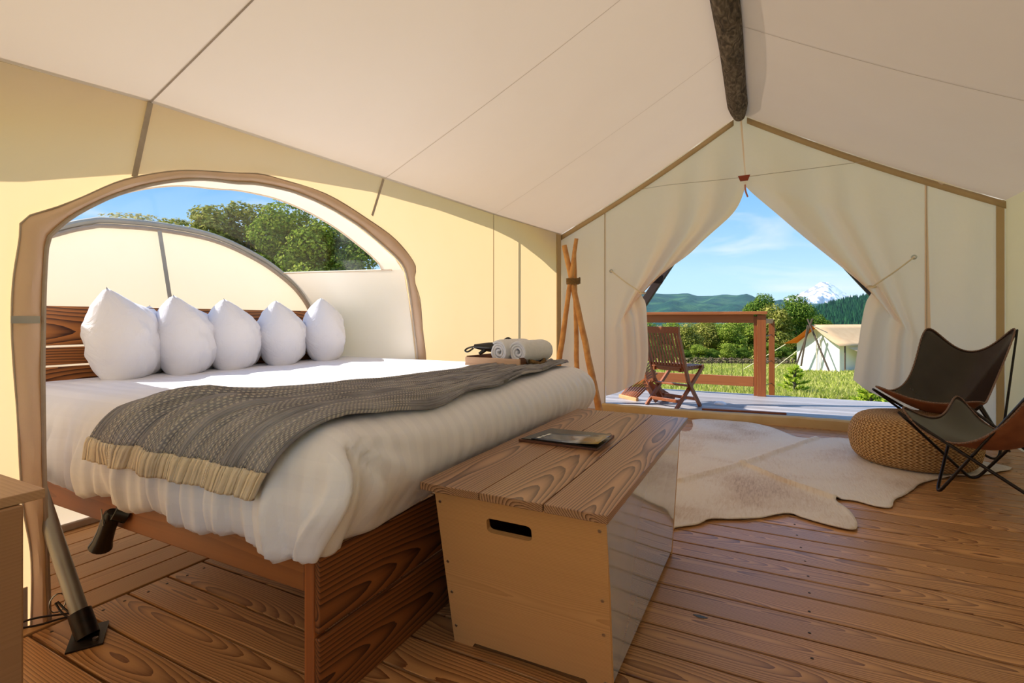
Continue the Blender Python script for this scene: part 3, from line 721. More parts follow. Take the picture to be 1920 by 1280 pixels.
for (g0, t0, o) in (((1146, 508), (1203, 549), fl), ((1714, 482), (1636, 537), fr)):
    m = MB(); a = py(*g0, YF - .03); b_ = py(*t0, YF - .1); m.tube([a, a.lerp(b_, .5) - Vector((0, 0, .008)), b_], .0065, 8); m.obj('tie_cord', M['cord'], o)
    m = MB(); m.tube([b_ + Vector((.03 * math.cos(a_), .05 * math.sin(a_) + .04, .01 * math.sin(a_))) for a_ in [i * .5236 for i in range(13)]], .0075, 8); m.obj('tie_loop', M['cord'], o)
# gable seam, tag and zip pull
m = MB(); sp_ = [(1196, 356), (1250, 347), (1320, 340), (1395, 332), (1440, 326), (1520, 316), (1632, 301)]
m.tube(spline([py(u, v, YF - .045) for u, v in sp_], 5), .0028, 5); m.obj('seam', M['seam'], wall_front)
c = py(1395, 334, YF - .05)
zt = thing('zip_tag', c, 'small red brown leather tag and pull at the door apex', 'tag')
m = MB(); m.prism([(-.055, 0), (.055, 0), (.034, 1), (-.034, 1)], 0, 1)
m.v = [(c.x + x, c.y - .004 + z * .006, c.z + .028 - y_ * .055) for x, y_, z in m.v]; m.obj('leather_tag', plain('red_leather', rgb(150, 62, 34), .6), zt)
MB().tube(spline([py(1397, 346, YF - .05), py(1398, 358, YF - .05), py(1402, 369, YF - .05)], 4), .008, 8).obj('zip_pull', plain('zip_pull_tape', rgb(196, 132, 118), .7), zt)

# threshold roll
m = MB(); m.open = True
def thr(a, b):
    x = lerp(-1.64, 1.0, b); hh = .078 + .018 * math.sin(x * 2 + .8) * smooth(b) + .006 * nz3(x * 6, 2)
    prof = [(0, .0), (.0, .5), (.004, .85), (.02, 1), (.06, 1), (.075, .85), (.08, 0)]
    q = prof[int(round(a * 6))]
    return Vector((x, YF - .09 + q[0] + .006 * nz3(x * 4, 5), hh * q[1]))
m.grid(thr, 6, 90); struct(m.obj('trim_2', fabric('threshold_canvas', rgb(206, 174, 126), rgb(214, 184, 138), 9, .9, .2)), 'tan canvas covered door sill')

# right and rear walls
m = MB(); m.open = True; m.grid(lambda a, b: Vector((XR, lerp(YB, YF, a), b * ZR)), 8, 4); struct(m.obj('wall_right', M['wall'], smooth=False), 'cream canvas right side wall')
MB()
m = MB(); m.open = True
m.poly([(XL, YB, 0), (-1.35, YB, 0), (-1.35, YB, 2.1), (.85, YB, 2.1), (.85, YB, 0), (XR, YB, 0), (XR, YB, ZR), (RX, YB, RZ), (XL, YB, 1.8)])  # unseen wide opening, added so skylight fills the tent from behind
struct(m.obj('wall_back', M['wall'], smooth=False), 'unseen cream canvas rear wall with an opening added for skylight')

# ------------------------------------------------------------------ porch
m = MB(); m.box(-3.4, 3.2, YF + .04, 7.5, -.35, -.2); deck = struct(m.obj('porch_deck', M['darkwood'], smooth=False), 'grey timber porch deck outside the tent door')
y = YF + .0; pm = None
DX0, DX1 = -3.4, 3.2
while y < 7.55:
    if pm is None: p = pm = MB().box(DX0, DX1, y, y + .126, -.035, 0).obj('plank', M['deck'], deck, smooth=False, bevel=.003)
    else: p = pm.copy(); col.objects.link(p); p.location.y = y + .0655
    y += .1375
#== OBJECTS
# ------------------------------------------------------------------ porch railing
pc = on_z(1423, 742)
RY = pc.y; PXr = pc.x
rail = thing('porch_railing', (PXr, RY, 0), 'red brown timber porch railing with wire infill beside the steps', 'railing')
MB().box(PXr - .02, PXr + .085, RY - .045, RY + .045, 0, 1.07).obj('post', M['teak'], rail, smooth=False, bevel=.004)
MB().box(PXr - .062, PXr - .022, RY - .02, RY + .02, .0, 1.05).obj('post', M['teak'], rail, smooth=False, bevel=.003)
MB().box(-3.3, PXr + .10, RY - .07, RY + .07, 1.075, 1.115).obj('cap_rail', M['deckedge'], rail, smooth=False, bevel=.003)
MB().box(-3.3, PXr - .063, RY - .022, RY + .022, .965, 1.074).obj('top_rail', M['deckedge'], rail, smooth=False, bevel=.003)
MB().box(-3.3, PXr - .063, RY - .022, RY + .022, .12, .25).obj('bottom_rail', M['deckedge'], rail, smooth=False, bevel=.003)
MB().box(-3.3, -3.2, RY - .045, RY + .045, 0, 1.07).obj('post', M['teak'], rail, smooth=False, bevel=.004)
x = -3.1
while x < PXr - .14:
    MB().tube([(x, RY, .25), (x, RY, .43)], .0035, 5).obj('wire', M['blackmetal'], rail); x += .127
for z in (.43,): MB().tube([(-3.15, RY, z), (PXr - .13, RY, z)], .0015, 4).obj('wire', M['blackmetal'], rail)
st = thing('stair_railing', (PXr + .25, RY + .5, -.4), 'lower stair rail posts just right of the porch corner post', 'railing')
a = at_d(1447, 602, 8.0); b_ = at_d(1447, 750, 8.0)
MB().beam((a.x, a.y, -.5), (a.x, a.y, a.z), .085, .045).obj('post', M['teak'], st, smooth=False, bevel=.003)
a2 = at_d(1433, 602, 7.3)
MB().beam((a2.x, a2.y, a.z - .0), (a.x, a.y, a.z), .05, .07).obj('stair_rail', M['teakx'], st, smooth=False, bevel=.003)
a3 = at_d(1432, 600, 7.4); MB().beam((a3.x, a3.y, -.3), (a3.x, a3.y, a3.z + .05), .05, .03).obj('post', M['teak'], st, smooth=False, bevel=.003)
for v in (627, 676, 718):
    MB().tube([at_d(1434, v + 4, 7.4), at_d(1447, v, 8.0)], .006, 6).obj('wire', M['blackmetal'], st)
# stray batten and a stone on the deck
c0, c1 = on_z(1316, 768), on_z(1474, 777)
MB().beam(c0 + Vector((0, 0, .011)), c1 + Vector((0, 0, .011)), .05, .02).obj('batten', M['teakx'], smooth=False, bevel=.002)
tag(bpy.data.objects['batten'], 'thin red brown wooden batten lying on the porch deck', 'batten')
c = on_z(1350, 757.5); m = MB()
m.grid(lambda a, b: Vector((c.x + (.07 + .02 * nz3(a * 6, 1)) * math.cos(a * 6.283) * math.sin(b * 1.57), c.y + .05 * math.sin(a * 6.283) * math.sin(b * 1.57), .035 * math.cos(b * 1.57))), 14, 5)
tag(m.obj('folded_cloth', M['pillow']), 'small crumpled pale cloth lying on the porch deck', 'cloth')

# dark A-frame poles outside the door
def aframe(p, q, r, lab):
    m = MB(); m.beam(p, q, r, r * .9, up=(0, 1, 0)); return tag(m.obj('frame_pole', M['darkwood'], bevel=.005), lab, 'pole')
a = at_d(1322, 396, 6.1); b_ = at_d(1225, 541, 6.1); d = b_ - a; foot = b_ + d * ((-.5 - b_.z) / d.z)
aframe(a + d * -.35, Vector((foot.x, foot.y, -.5)), .09, 'dark porch frame pole showing at the left door flap')
c0 = at_d(1236, 520, 6.02); m = MB(); m.beam(at_d(1216, 521, 6.02), at_d(1242, 524, 6.02), .05, .1); 
tag(m.obj('frame_bracket', M['darkwood'], bevel=.004), 'dark bracket block on the left porch frame pole', 'bracket')
a = at_d(1400, 300, 6.1); b_ = at_d(1619, 534, 6.1); d = b_ - a; foot = b_ + d * ((-.5 - b_.z) / d.z)
aframe(a, Vector((foot.x, foot.y, -.5)), .07, 'dark porch frame pole peeping past the right door flap')

# ------------------------------------------------------------------ folding chair on the porch
def slat_chair(pfx=''):
    """local frame: y forward, x right, z up; returns dict of meshes"""
def fold_chair(root, O, fwd, sc_=1.0):
    fw = Vector((*fwd, 0)).normalized(); rt_ = Vector((fw.y, -fw.x, 0))
    def P(x, y_, z): return Vector(O) + (rt_ * x + fw * y_ + Vector((0, 0, z))) * sc_
    hw = .235
    def bm_(name, a, b, w_, h_, mat, up=(0, 0, 1)): m = MB(); m.beam(P(*a), P(*b), w_ * sc_, h_ * sc_, up=up); return m.obj(name, M[mat], root, smooth=False, bevel=.003)
    side = tuple(rt_)
    for s_ in (-1, 1):
        # long legs: back stile from the top down to the front foot
        bm_('back_stile', (s_ * hw, -.24, .90), (s_ * hw, -.03, .30), .042, .028, 'teak', up=side)
        bm_('leg', (s_ * hw, -.03, .30), (s_ * hw, .20, 0), .04, .028, 'teak', up=side)
        bm_('leg', (s_ * (hw - .03), .30, .46), (s_ * (hw - .03), -.22, 0), .04, .028, 'teak', up=side)
        bm_('seat_rail', (s_ * (hw - .06), -.12, .43), (s_ * (hw - .06), .32, .455), .04, .022, 'teak', up=side)
    bm_('top_rail', (-hw - .03, -.245, .89), (hw + .03, -.245, .89), .035, .075, 'teakx')
    bm_('back_rail', (-hw + .02, -.085, .46), (hw - .02, -.085, .46), .03, .085, 'teakx')
    for i in range(10):
        x = lerp(-hw + .045, hw - .045, i / 9)
        bm_('back_slat', (x, -.232, .87), (x, -.098, .48), .016, .022, 'teak', up=side)
    for i in range(9):
        y_ = lerp(-.10, .31, i / 8); bm_('seat_slat', (-hw + .03, y_, .462 + .02 * (y_ + .1)), (hw - .03, y_, .462 + .02 * (y_ + .1)), .038, .014, 'teakx')
    bm_('stretcher', (-hw, -.01, .255), (hw, -.01, .255), .06, .022, 'teakx')
    bm_('stretcher', (-hw + .03, -.13, .08), (hw - .03, -.13, .08), .03, .035, 'teakx')
    bm_('stretcher', (-hw, .14, .09), (hw, .14, .09), .03, .035, 'teakx')
fl_ = on_z(1212, 762); fr_ = on_z(1283, 766); bk_ = on_z(1320, 764)
ctr = (fl_ + fr_) / 2
fc = thing('folding_chair', (-1.0, 6.12, 0), 'slatted red teak folding chair standing on the porch', 'chair')
sd = (fr_ - fl_).normalized(); fwd = Vector((-sd.y, sd.x))
if fwd.y < 0: fwd = -fwd
fold_chair(fc, (-1.0, 6.12, 0), (.45, .89), 1.0)
# second, low slatted seat half hidden by the flap
lg = thing('slatted_lounger', on_z(1200, 752), 'low slatted teak lounger half hidden by the left door flap', 'lounger')
c = on_z(1186, 750)
la = on_z(1165, 745); lb = on_z(1192, 752); 
for i in range(8):
    k_ = i / 7; p = la.lerp(lb, k_) + Vector((0, 0, .035)); q = at_d(lerp(1195, 1226, k_), lerp(706, 714, k_), lerp(6.1, 6.2, k_))
    m = MB(); m.beam(p, q, .007, .02); m.obj('slat', M['teak'], lg, smooth=False)
    q2 = at_d(lerp(1207, 1236, k_), lerp(676, 704, k_), 6.35)
for i in range(7):
    k_ = i / 6; m = MB(); m.beam(at_d(lerp(1207, 1212, k_), lerp(688, 712, k_), 6.2), at_d(lerp(1214, 1232, k_), lerp(676, 700, k_), 6.45), .012, .02); m.obj('slat', M['teak'], lg, smooth=False)
m = MB(); m.beam(la + Vector((-.02, 0, .02)), lb + Vector((.02, 0, .02)), .04, .045); m.obj('end_bar', M['edge'], lg, smooth=False, bevel=.006)
m = MB(); m.beam(at_d(1208, 714, 6.15), at_d(1232, 752, 6.0), .02, .06); m.obj('side_panel', M['teak'], lg, smooth=False)
m = MB(); m.beam(at_d(1214, 722, 6.15), at_d(1262, 752, 6.3), .02, .12); m.obj('side_panel', M['teak'], lg, smooth=False)

# ------------------------------------------------------------------ bed
BX, BY0, BY1 = -1.006, .905, 2.77
bed = thing('bed', (-1.95, 1.83, 0), 'king size low bed with dark stained plank foot and headboard', 'bed')
def brd(name, x0, x1, y0, y1, z0, z1, mat, par=None, bev=.004): return MB().box(x0, x1, y0, y1, z0, z1).obj(name, M[mat], par or bed, smooth=False, bevel=bev)
brd('plank', BX - .017, BX, BY0 + .002, BY1, .208, .402, 'bedwood')
brd('plank', BX - .017, BX, BY0 + .002, BY1, .0, .196, 'bedwood')
brd('post', BX - .052, BX - .018, BY0, BY0 + .04, 0, .40, 'postwood')
brd('post', BX - .052, BX - .018, BY1 - .04, BY1, 0, .40, 'postwood')
brd('side_rail', -2.93, BX - .053, BY0, BY0 + .038, .305, .40, 'railwood')
brd('side_rail', -2.93, BX - .053, BY1 - .038, BY1, .305, .40, 'railwood')
brd('centre_rail', -2.9, BX - .08, 1.80, 1.86, .30, .39, 'railwood')
brd('leg', -2.0, -1.93, 1.80, 1.86, 0, .298, 'postwood')
for i in range(9):
    x = -2.8 + i * .2; brd('slat', x, x + .08, BY0 + .04, BY1 - .04, .401, .415, 'edge', None, 0)
for z0, z1 in ((.885, 1.065), (.795, .875), (.60, .785), (.40, .59)): brd('headboard_plank', -2.925, -2.895, .90, 2.76, z0, z1, 'headwood')
for y in (1.0, 2.65): brd('headboard_post', -2.955, -2.927, y - .05, y + .05, 0, 1.03, 'postwood')
m = MB(); m.box(-2.88, -1.06, .96, 2.72, .417, .66); m.obj('mattress', M['pillow'], bed, bevel=.05)

# duvet: rounded slab with hanging, gathered sides
DX = (-2.89, -.905); DY = (.862, 2.845); ZT, ZB = .735, .405
RC, RT = .055, .12
HX, HY = (DX[1] - DX[0]) / 2, (DY[1] - DY[0]) / 2; CX, CY = (DX[0] + DX[1]) / 2, (DY[0] + DY[1]) / 2
per = []                                             # rounded rectangle, near side first, then foot, far, head
def seg_(a, b, n, side): 
    for i in range(n): per.append((lerp(a[0], b[0], i / n), lerp(a[1], b[1], i / n), side))
def arc_(cx, cy, a0, n, side):
    for i in range(n): an = R(a0 + 90 * i / n); per.append((cx + RC * math.cos(an), cy + RC * math.sin(an), side))
seg_((-HX + RC, -HY), (HX - RC, -HY), 210, 'n'); arc_(HX - RC, -HY + RC, -90, 10, 'nf')
seg_((HX, -HY + RC), (HX, HY - RC), 220, 'f'); arc_(HX - RC, HY - RC, 0, 6, 'ff')
seg_((HX - RC, HY), (-HX + RC, HY), 60, 'b'); arc_(-HX + RC, HY - RC, 90, 5, 'b')
seg_((-HX, HY - RC), (-HX, -HY + RC), 60, 'h'); arc_(-HX + RC, -HY + RC, 180, 5, 'n0')
NPR = len(per)
prof_ = [(i / 10 * math.pi / 2) for i in range(11)]
PR = [(.06, ZB + .004), (.02, ZB)] + [(0, ZB + .02)] + [(-.012 * math.sin(math.pi * k_ / 9), lerp(ZB + .02, ZT - RT, k_ / 9)) for k_ in range(1, 10)] + [(RT - RT * math.cos(a_), ZT - RT + RT * math.sin(a_)) for a_ in prof_[1:]]
NTOP = 60; NPF = len(PR)
def duvf(a, b):
    i = int(round(a * NPR)) % NPR; j = int(round(b * (NPF - 1 + NTOP)))
    x, y_, side = per[i]
    if j < NPF: d_, z = PR[j]; k_ = 1
    else: d_, z = RT, ZT; k_ = 1 - (j - NPF + 1) / NTOP
    X = x * (1 - d_ / HX) * k_; Y = y_ * (1 - d_ / HY) * k_
    p = Vector((CX + X, CY + Y, z))
    sidey = smooth((ZT - .05 - z) / .2)              # 0 on top, 1 low on the side
    nrm = Vector((x / HX, y_ / HY, 0)); 
    wn_s = smooth((abs(y_) - HY + .14) / .12) * (y_ < 0) ; wf_s = smooth((x - HX + .12) / .10)
    if j < NPF:
        if side == 'n' and x > HX - .3: p.x -= .085 * smooth((x - HX + .3) / .3) * smooth(((ZT - z) / (ZT - ZB) - .35) / .65)
        if side in ('n', 'n0', 'nf'):
            q = .016 * math.sin(p.x * 27 + 2.6 * nz3(p.x * 2.4, z * 2)) * (.6 + .9 * nz3(p.x * 3.1, 7)) + .008 * math.sin(p.x * 61 + 3 * nz3(p.x * 4, z * 3, 3)) + .006 * math.sin(p.x * 118 + 3 * nz3(p.x * 5, z * 3, 9))
            p.y -= (q + .010) * sidey
            p.z += (.012 * math.sin(p.x * 19 + 1) + .014 * nz3(p.x * 5, 1)) * smooth((ZB + .12 - z) / .1)
        if side in ('f', 'nf', 'ff'):
            t_ = min(1, max(0, (ZT - z) / (ZT - ZB))); c_ = p.y - (DY[0] + .04)
            p.x += .02 * math.sin(math.pi * t_) - .085 * smooth((t_ - .35) / .65)
            p.x += (.0022 * math.sin(p.y * 74 + z * 26 + 4 * nz3(p.y * 3, z * 6)) + .005 * nz3(p.y * 8, z * 3, 4) + .003 * nz3(p.y * 22 + z * 14, z * 4, 6)) * smooth(t_ * 4) * smooth((1.1 - t_) / .5)
            # the near side's flap ends in a thick fold running down the corner
            yc_ = DY[0] + .014 + .035 * (1 - t_)
            g_ = p.y - yc_
            p.x -= (.034 * math.exp(-((g_ - .018) / .011) ** 2) + .014 * math.exp(-((g_ - .05) / .04) ** 2)) * smooth(t_ * 6 - .6)
            p.x += .014 * math.exp(-((g_ + .01) / .02) ** 2) * smooth(t_ * 6 - .6)
            # creases radiating from the top of the fold
            if g_ > .03:
                an = math.atan2(max(0, ZT - .03 - z), g_); p.x += .012 * math.sin(an * 15) * math.exp(-(g_ / .28)) * smooth((g_ - .02) / .05) * smooth(t_ * 4)
            p.z += (.018 * smooth((p.y - 1.0) / .5) + .01 * math.sin(p.y * 9)) * smooth((ZB + .08 - z) / .08) * smooth(c_ / .1)
            if side == 'nf' or c_ < .06: p.z -= .022 * smooth((ZB + .1 - z) / .1)
    else:
        p.z += smooth((j - NPF) / 6) * (.010 * nz3(p.x * 2.6, p.y * 2.2, 4) + .005 * nz3(p.x * 7, p.y * 5, 8) + .003 * math.sin(p.x * 60 + 4 * nz3(p.x * 2, p.y * 3)) * nz3(p.x * 4, p.y * 4, 2))
    return p
m = MB(); m.open = True; m.grid(duvf, NPR, NPF - 1 + NTOP)
du = m.obj('duvet', M['duvet'], weld=True, angle=180)
bm = bmesh.new(); bm.from_mesh(du.data); bmesh.ops.recalc_face_normals(bm, faces=bm.faces); bm.to_mesh(du.data); bm.free()
tag(du, 'white satin striped duvet draped over the low bed', 'duvet')

# striped runner / kantha blanket
def duv_top(x, y_):
    r = .115; z = ZT + .010 * nz3(x * 2.6, y_ * 2.2, 4) + .005 * nz3(x * 7, y_ * 5, 8)
    for e_, lim in ((DX[1] - r, x), (DY[1] - r, y_)):
        if lim > e_: z -= r - math.sqrt(max(0, r * r - min(r, lim - e_) ** 2))
    return z
LEN_DROP = .06
rows = []
def blk(a, b, lift=.0):
    """a 0 head edge..1 foot edge; b 0 near hem .. 1 far edge"""
    s_ = -LEN_DROP + b * (1.98 + LEN_DROP)             # arc length from the near top edge (y at DY0)
    xh = plerp([(-.06, -1.94), (.0, -1.93), (.10, -1.88), (.17, -1.78), (.24, -1.63), (.33, -1.55), (.55, -1.43), (.95, -1.35), (1.25, -1.30), (1.65, -1.34), (2, -1.36)], s_)
    xf = plerp([(-.06, -1.125), (.05, -1.07), (.15, -1.01), (.3, -.96), (.5, -.945), (1.0, -.965), (1.5, -1.0), (2.0, -1.04)], s_)
    xh += .010 * math.sin(s_ * 17) ; xf += .006 * math.sin(s_ * 14)
    x = lerp(xh, xf, a)
    r = .13; yc = DY[0] + r - .012; q = r * math.pi / 2
    if s_ < 0: y_ = DY[0] - .028; z = ZT - r + .012 + s_; n_ = Vector((0, -1, 0))
    elif s_ < q: an = s_ / r; y_ = yc - r * math.cos(an) - .014 * (1 - an / 1.57); z = ZT + .012 - r + r * math.sin(an); n_ = Vector((0, -math.cos(an), math.sin(an)))
    else: y_ = yc + (s_ - q); z = duv_top(x, y_) + .013; n_ = Vector((0, 0, 1))
    fo = .012 * math.sin(a * 34 + 3.5 * nz3(a * 3, s_ * 1.6, 2) + 1.5 * s_) * (.6 + .6 * nz3(a * 5, s_ * 2, 9)) * (.35 + .65 * smooth((.9 - s_) / .8)) + .007 * nz3(a * 22, s_ * 3, 1) + .006 * nz3(a * 60, s_ * 3, 5) + .003 * math.sin(a * 150 + 5 * nz3(a * 6, s_ * 2, 3))
    # gathered ridge near the head-side edge
    fo += .03 * math.exp(-((a - .16) / .06) ** 2) * smooth((.5 - s_) / .4) * smooth((s_ + .1) / .15)
    fo += .018 * math.exp(-((a - .45) / .05) ** 2) * smooth((.7 - s_) / .3) * smooth((s_ + .12) / .1)
    p = Vector((x, y_, z)) + n_ * (fo + .014 + lift)
    # round over the foot edge
    e_ = DX[1] - .115
    if x > e_ and s_ < q:
        dd = .115 - math.sqrt(max(0, .115 ** 2 - min(.115, x - e_) ** 2)); p -= n_ * dd
    return p
m = MB(); m.open = True; HB = .034
m.grid(lambda a, b: blk(a, lerp(HB, 1, b)), 110, 170, .85, 2.1)
bl = tag(m.obj('blanket', M['blanket'], solid=.012, angle=180), 'grey stitched blanket runner across the foot of the bed', 'blanket')
m = MB(); m.open = True
m.grid(lambda a, b: blk(a, lerp(-.0, HB, b)) + Vector((0, -.003 - .0025 * math.sin(a * 260), 0)), 200, 8, .85, .1)
m.obj('hem', M['hem'], bl, solid=.014, angle=180)['label'] = 'pale cream ribbed hem'

# pillows
def pillow(idx, tipu, tipv, lab):
    tip = on_x(tipu, tipv, -2.56)
    W_, Hh, T = .50, tip.z - .70, .122
    dr = Vector((-.70, .71, 0)).normalized()
    if idx == 4: W_ = .46
    nr = Vector((dr.y, -dr.x, 0))          # towards the foot of the bed
    base = Vector((tip.x, tip.y, .705)); rng = idx * 3.7
    def fn(side):
        def g_(a, b):
            x = a * 2 - 1; y_ = b * 2 - 1
            th = T * (max(0, 1 - x ** 4) ** .55) * (max(0, 1 - abs(y_) ** 3.2) ** .5)
            th *= (1 + .12 * nz3(x * 1.6, y_ * 1.6, rng)) * (1 - .18 * smooth(-y_ * 1.2))
            # concave edges between eared corners
            X = x * (1 + (.10 if x < 0 else -.10) * (1 - y_ * y_)); Y = y_ * (1 - .30 * (1 - x * x) * (1 if y_ > 0 else .0))
            X *= 1 - .10 * smooth(-y_ * 1.3); droop = .065 * smooth((x + .2) / 1.2) * smooth((y_ + .3) / 1.3)
            wr = (.008 * nz3(x * 4 + rng, y_ * 4, side) + .004 * math.sin((x * 2 + y_) * 9 + rng) + .004 * nz3(x * 11, y_ * 9, rng + side)) * (1 - x ** 6) * (1 - y_ ** 6)
            bulge_b = .03 * (1 - (y_ * .5 + .5))
            p = base + dr * ((X + 1) / 2 * W_) + Vector((0, 0, (Y + 1) / 2 * Hh - droop))
            p += nr * side * (th + bulge_b * (1 - x ** 4) * (1 - abs(y_) ** 6) + wr)
            p.x += -.05 * (Y + 1) / 2 * .5
            return p
        return g_
    m = MB(); m.open = True; m.grid(fn(1), 40, 40); m.grid(fn(-1), 40, 40)
    o = m.obj('pillow', M['pillow'], weld=True, angle=180); bm = bmesh.new(); bm.from_mesh(o.data); bmesh.ops.recalc_face_normals(bm, faces=bm.faces); bm.to_mesh(o.data); bm.free()
    tag(o, lab, 'pillow', 'white pillows standing along the headboard')
for i, (u, v, lab) in enumerate(((205, 539, 'largest white pillow at the near left end of the row'), (330, 553, 'white upright pillow second from the near left end'), (425, 560, 'white upright pillow in the middle of the row'), (522, 563, 'white upright pillow fourth from the left'), (607, 558, 'white pillow at the far right end of the row'))): pillow(i, u, v, lab)

# black lamp on the bed rail
p0 = on_y(211, 962, BY0 - .03); p1 = on_y(188, 1026, BY0 - .035)
lp = thing('clip_lamp', p0, 'glossy black horn shaped lamp hanging from the bed side rail', 'lamp')
m = MB(); dd = (p1 - p0); m.tube([p0 + dd * t_ for t_ in (-.05, 0, .15, .5, .8, .98, 1.0)], [.016, .023, .025, .025, .028, .034, .030], 18); shd = m.obj('shade', M['blackplastic'], lp)
m = MB(); m.tube([p0 + Vector((.012, .0, .01)), Vector((p0.x + .03, BY0 + .004, p0.z - .01))], .030, 16); m.obj('mount', M['blackplastic'], lp, bevel=.003)
m = MB(); m.tube([p0 + Vector((-.012, -.026, .02)), p0 + Vector((.004, -.028, -.03))], .002, 6); m.obj('hinge_pin', M['steel'], shd)

# ------------------------------------------------------------------ storage chest
ch = thing('storage_chest', (-.6, 1.75, 0), 'bamboo storage chest with plank lid at the foot of the bed', 'chest')
ZL = .551; x0, x1, y0, y1 = -.862, -.327, 1.128, 2.43
for a_, b_, w_ in ((x0, x0 + .19, 0), (x0 + .192, x0 + .372, 0), (x0 + .374, x1, 0)):
    brd('lid_plank', a_, b_ - .001, y0, y1, ZL - .021, ZL, 'topwood', ch, .002)
tn = [Vector((-.840, 1.166, .529)), Vector((-.342, 1.164, .529)), Vector((-.342, 2.30, .529)), Vector((-.840, 2.30, .529))]
bn_ = [Vector((-.872, 1.3175, 0)), Vector((-.372, 1.325, 0)), Vector((-.366, 2.235, 0)), Vector((-.872, 2.235, 0))]
def quadplate(a, b, c, d, inward, th=.016):
    n_ = (b - a).cross(d - a).normalized()
    if n_.dot(inward) < 0: n_ = -n_
    vs = [a, b, c, d] + [p + n_ * th for p in (a, b, c, d)]
    m = MB(); m.add(vs, [(0, 1, 2, 3), (7, 6, 5, 4), (0, 4, 5, 1), (1, 5, 6, 2), (2, 6, 7, 3), (3, 7, 4, 0)]); return m
cen = Vector((-.6, 1.75, .26))
# near end panel with hand hole and foot notch, built on its own slanted plane
A, B_, C_, D_ = bn_[0], bn_[1], tn[1], tn[0]
def endpt(s_, t_): return A.lerp(B_, s_).lerp(D_.lerp(C_, s_), t_)
def end_panel(near):
    outer = [(0, 0), (.13, 0), (.15, .03), (.85, .03), (.87, 0), (1, 0), (1, 1), (0, 1)]
    hole = []
    cx, cy_, hw_, hh_ = .46, .835, .135, .042
    for qx, qy, a0 in ((1, 1, 0), (-1, 1, 90), (-1, -1, 180), (1, -1, 270)):
        for k_ in range(5):
            an = R(a0 + k_ * 22.5); hole.append((cx + qx * (hw_ - .03) + .03 * math.cos(an), cy_ + qy * (hh_ - .022) + .022 * math.sin(an)))
    n_ = (B_ - A).cross(D_ - A).normalized()
    if n_.y < 0: n_ = -n_
    m = MB()
    ov = [Vector((a, b, 0)) for a, b in outer]; hv = [Vector((a, b, 0)) for a, b in hole]
    tri = tessellate_polygon([ov, hv]); allp = outer + hole
    fr_p = [endpt(*q) for q in allp]; bk_p = [endpt(*q) + n_ * .016 for q in allp]
    if not near:
        fl2 = lambda p: Vector((p.x, (2.235 + 1.3175) - p.y + 0.0, p.z))
        fr_p = [fl2(p) for p in fr_p]; bk_p = [fl2(p) for p in bk_p]
    m.add(fr_p, [tuple(t) for t in tri]); m.add(bk_p, [tuple(t)[::-1] for t in tri])
    no, nh = len(outer), len(hole); vs = fr_p + bk_p; T_ = no + nh
    fs = [(i, (i + 1) % no, T_ + (i + 1) % no, T_ + i) for i in range(no)] + [(no + i, T_ + no + i, T_ + no + (i + 1) % nh, no + (i + 1) % nh) for i in range(nh)]
    m.add(vs, fs); return m.obj('end_panel', M['bamboo'], ch, smooth=False)
near_panel = end_panel(True)
quadplate(bn_[3], bn_[2], tn[2], tn[3], Vector((0, -1, 0))).obj('end_panel', M['bamboo'], ch, smooth=False)
i1 = Vector((-.012, .004, 0)); lift = Vector((0, 0, .02))
quadplate(bn_[1] + lift, bn_[2] + lift, tn[2], tn[1], Vector((-1, 0, 0)), .014).obj('front_panel', M['laminate'], ch, smooth=False)['label'] = 'glossy grey laminate front panel'
quadplate(bn_[0] + lift + Vector((.0, .02, 0)), bn_[3] + lift, tn[3], tn[0] + Vector((0, .02, 0)), Vector((1, 0, 0)), .014).obj('back_panel', M['bamboo'], ch, smooth=False)
m = MB(); m.box(-.85, -.385, 1.34, 2.21, .03, .045); m.obj('bottom_panel', M['bamboo'], ch, smooth=False)
n_ = (B_ - A).cross(D_ - A).normalized(); n_ = -n_ if n_.y > 0 else n_
for s_, t_ in ((.03, .92), (.03, .55), (.03, .35), (.03, .12), (.965, .93), (.965, .55), (.965, .35), (.965, .05)):
    m = MB(); q = endpt(s_, t_); m.tube([q, q + n_ * .002], .0045, 8); m.obj('screw', M['steel'], near_panel)

# binder with magazine
cz = ZL + .001
q = [on_z(u, v, cz) for u, v in ((972, 827), (1032, 806), (1152, 819), (1119, 845))]
bd = thing('menu_binder', (q[0] + q[2]) / 2, 'brown leather binder lying on the chest lid', 'binder')
m = MB(); m.prism([(p.x, p.y) for p in q], cz, cz + .008); m.obj('cover', M['cover'], bd, smooth=False, bevel=.002)
m = MB(); m.prism([(p.x, p.y) for p in [q[0].lerp(q[2], .03), q[1].lerp(q[3], .04), q[2].lerp(q[0], .03), q[3].lerp(q[1], .04)]], cz + .008, cz + .011); m.obj('inner_page', M['blackplastic'], bd, smooth=False)
q2 = [on_z(u, v, cz + .013) for u, v in ((996, 822), (1032, 811), (1147, 821), (1121, 839))]
mg = thing('magazine', (q2[0] + q2[2]) / 2 , 'glossy landscape magazine resting on the leather binder', 'magazine')
def magf(a, b):
    p = q2[0].lerp(q2[1], a).lerp(q2[3].lerp(q2[2], a), b); return p + Vector((0, 0, .012 * b ** 3 + .001))
m = MB(); m.open = True; m.grid(magf, 4, 12); mcv = m.obj('cover', M['print'], mg, solid=.001)
m = MB(); m.prism([(p.x, p.y) for p in q2], cz + .0112, cz + .0135); m.obj('pages', M['blackplastic'], mg, smooth=False)
# lettering band on the cover: a few pale strokes
for k_, (a0, a1) in enumerate(((.12, .3), (.36, .5), (.56, .8))):
    m = MB(); m.open = True; m.grid(lambda a, b: magf(lerp(a0, a1, a), .04 + .05 * b) + Vector((0, 0, .0012)), 3, 1); m.obj('title_stroke', M['snowrail'], mcv)

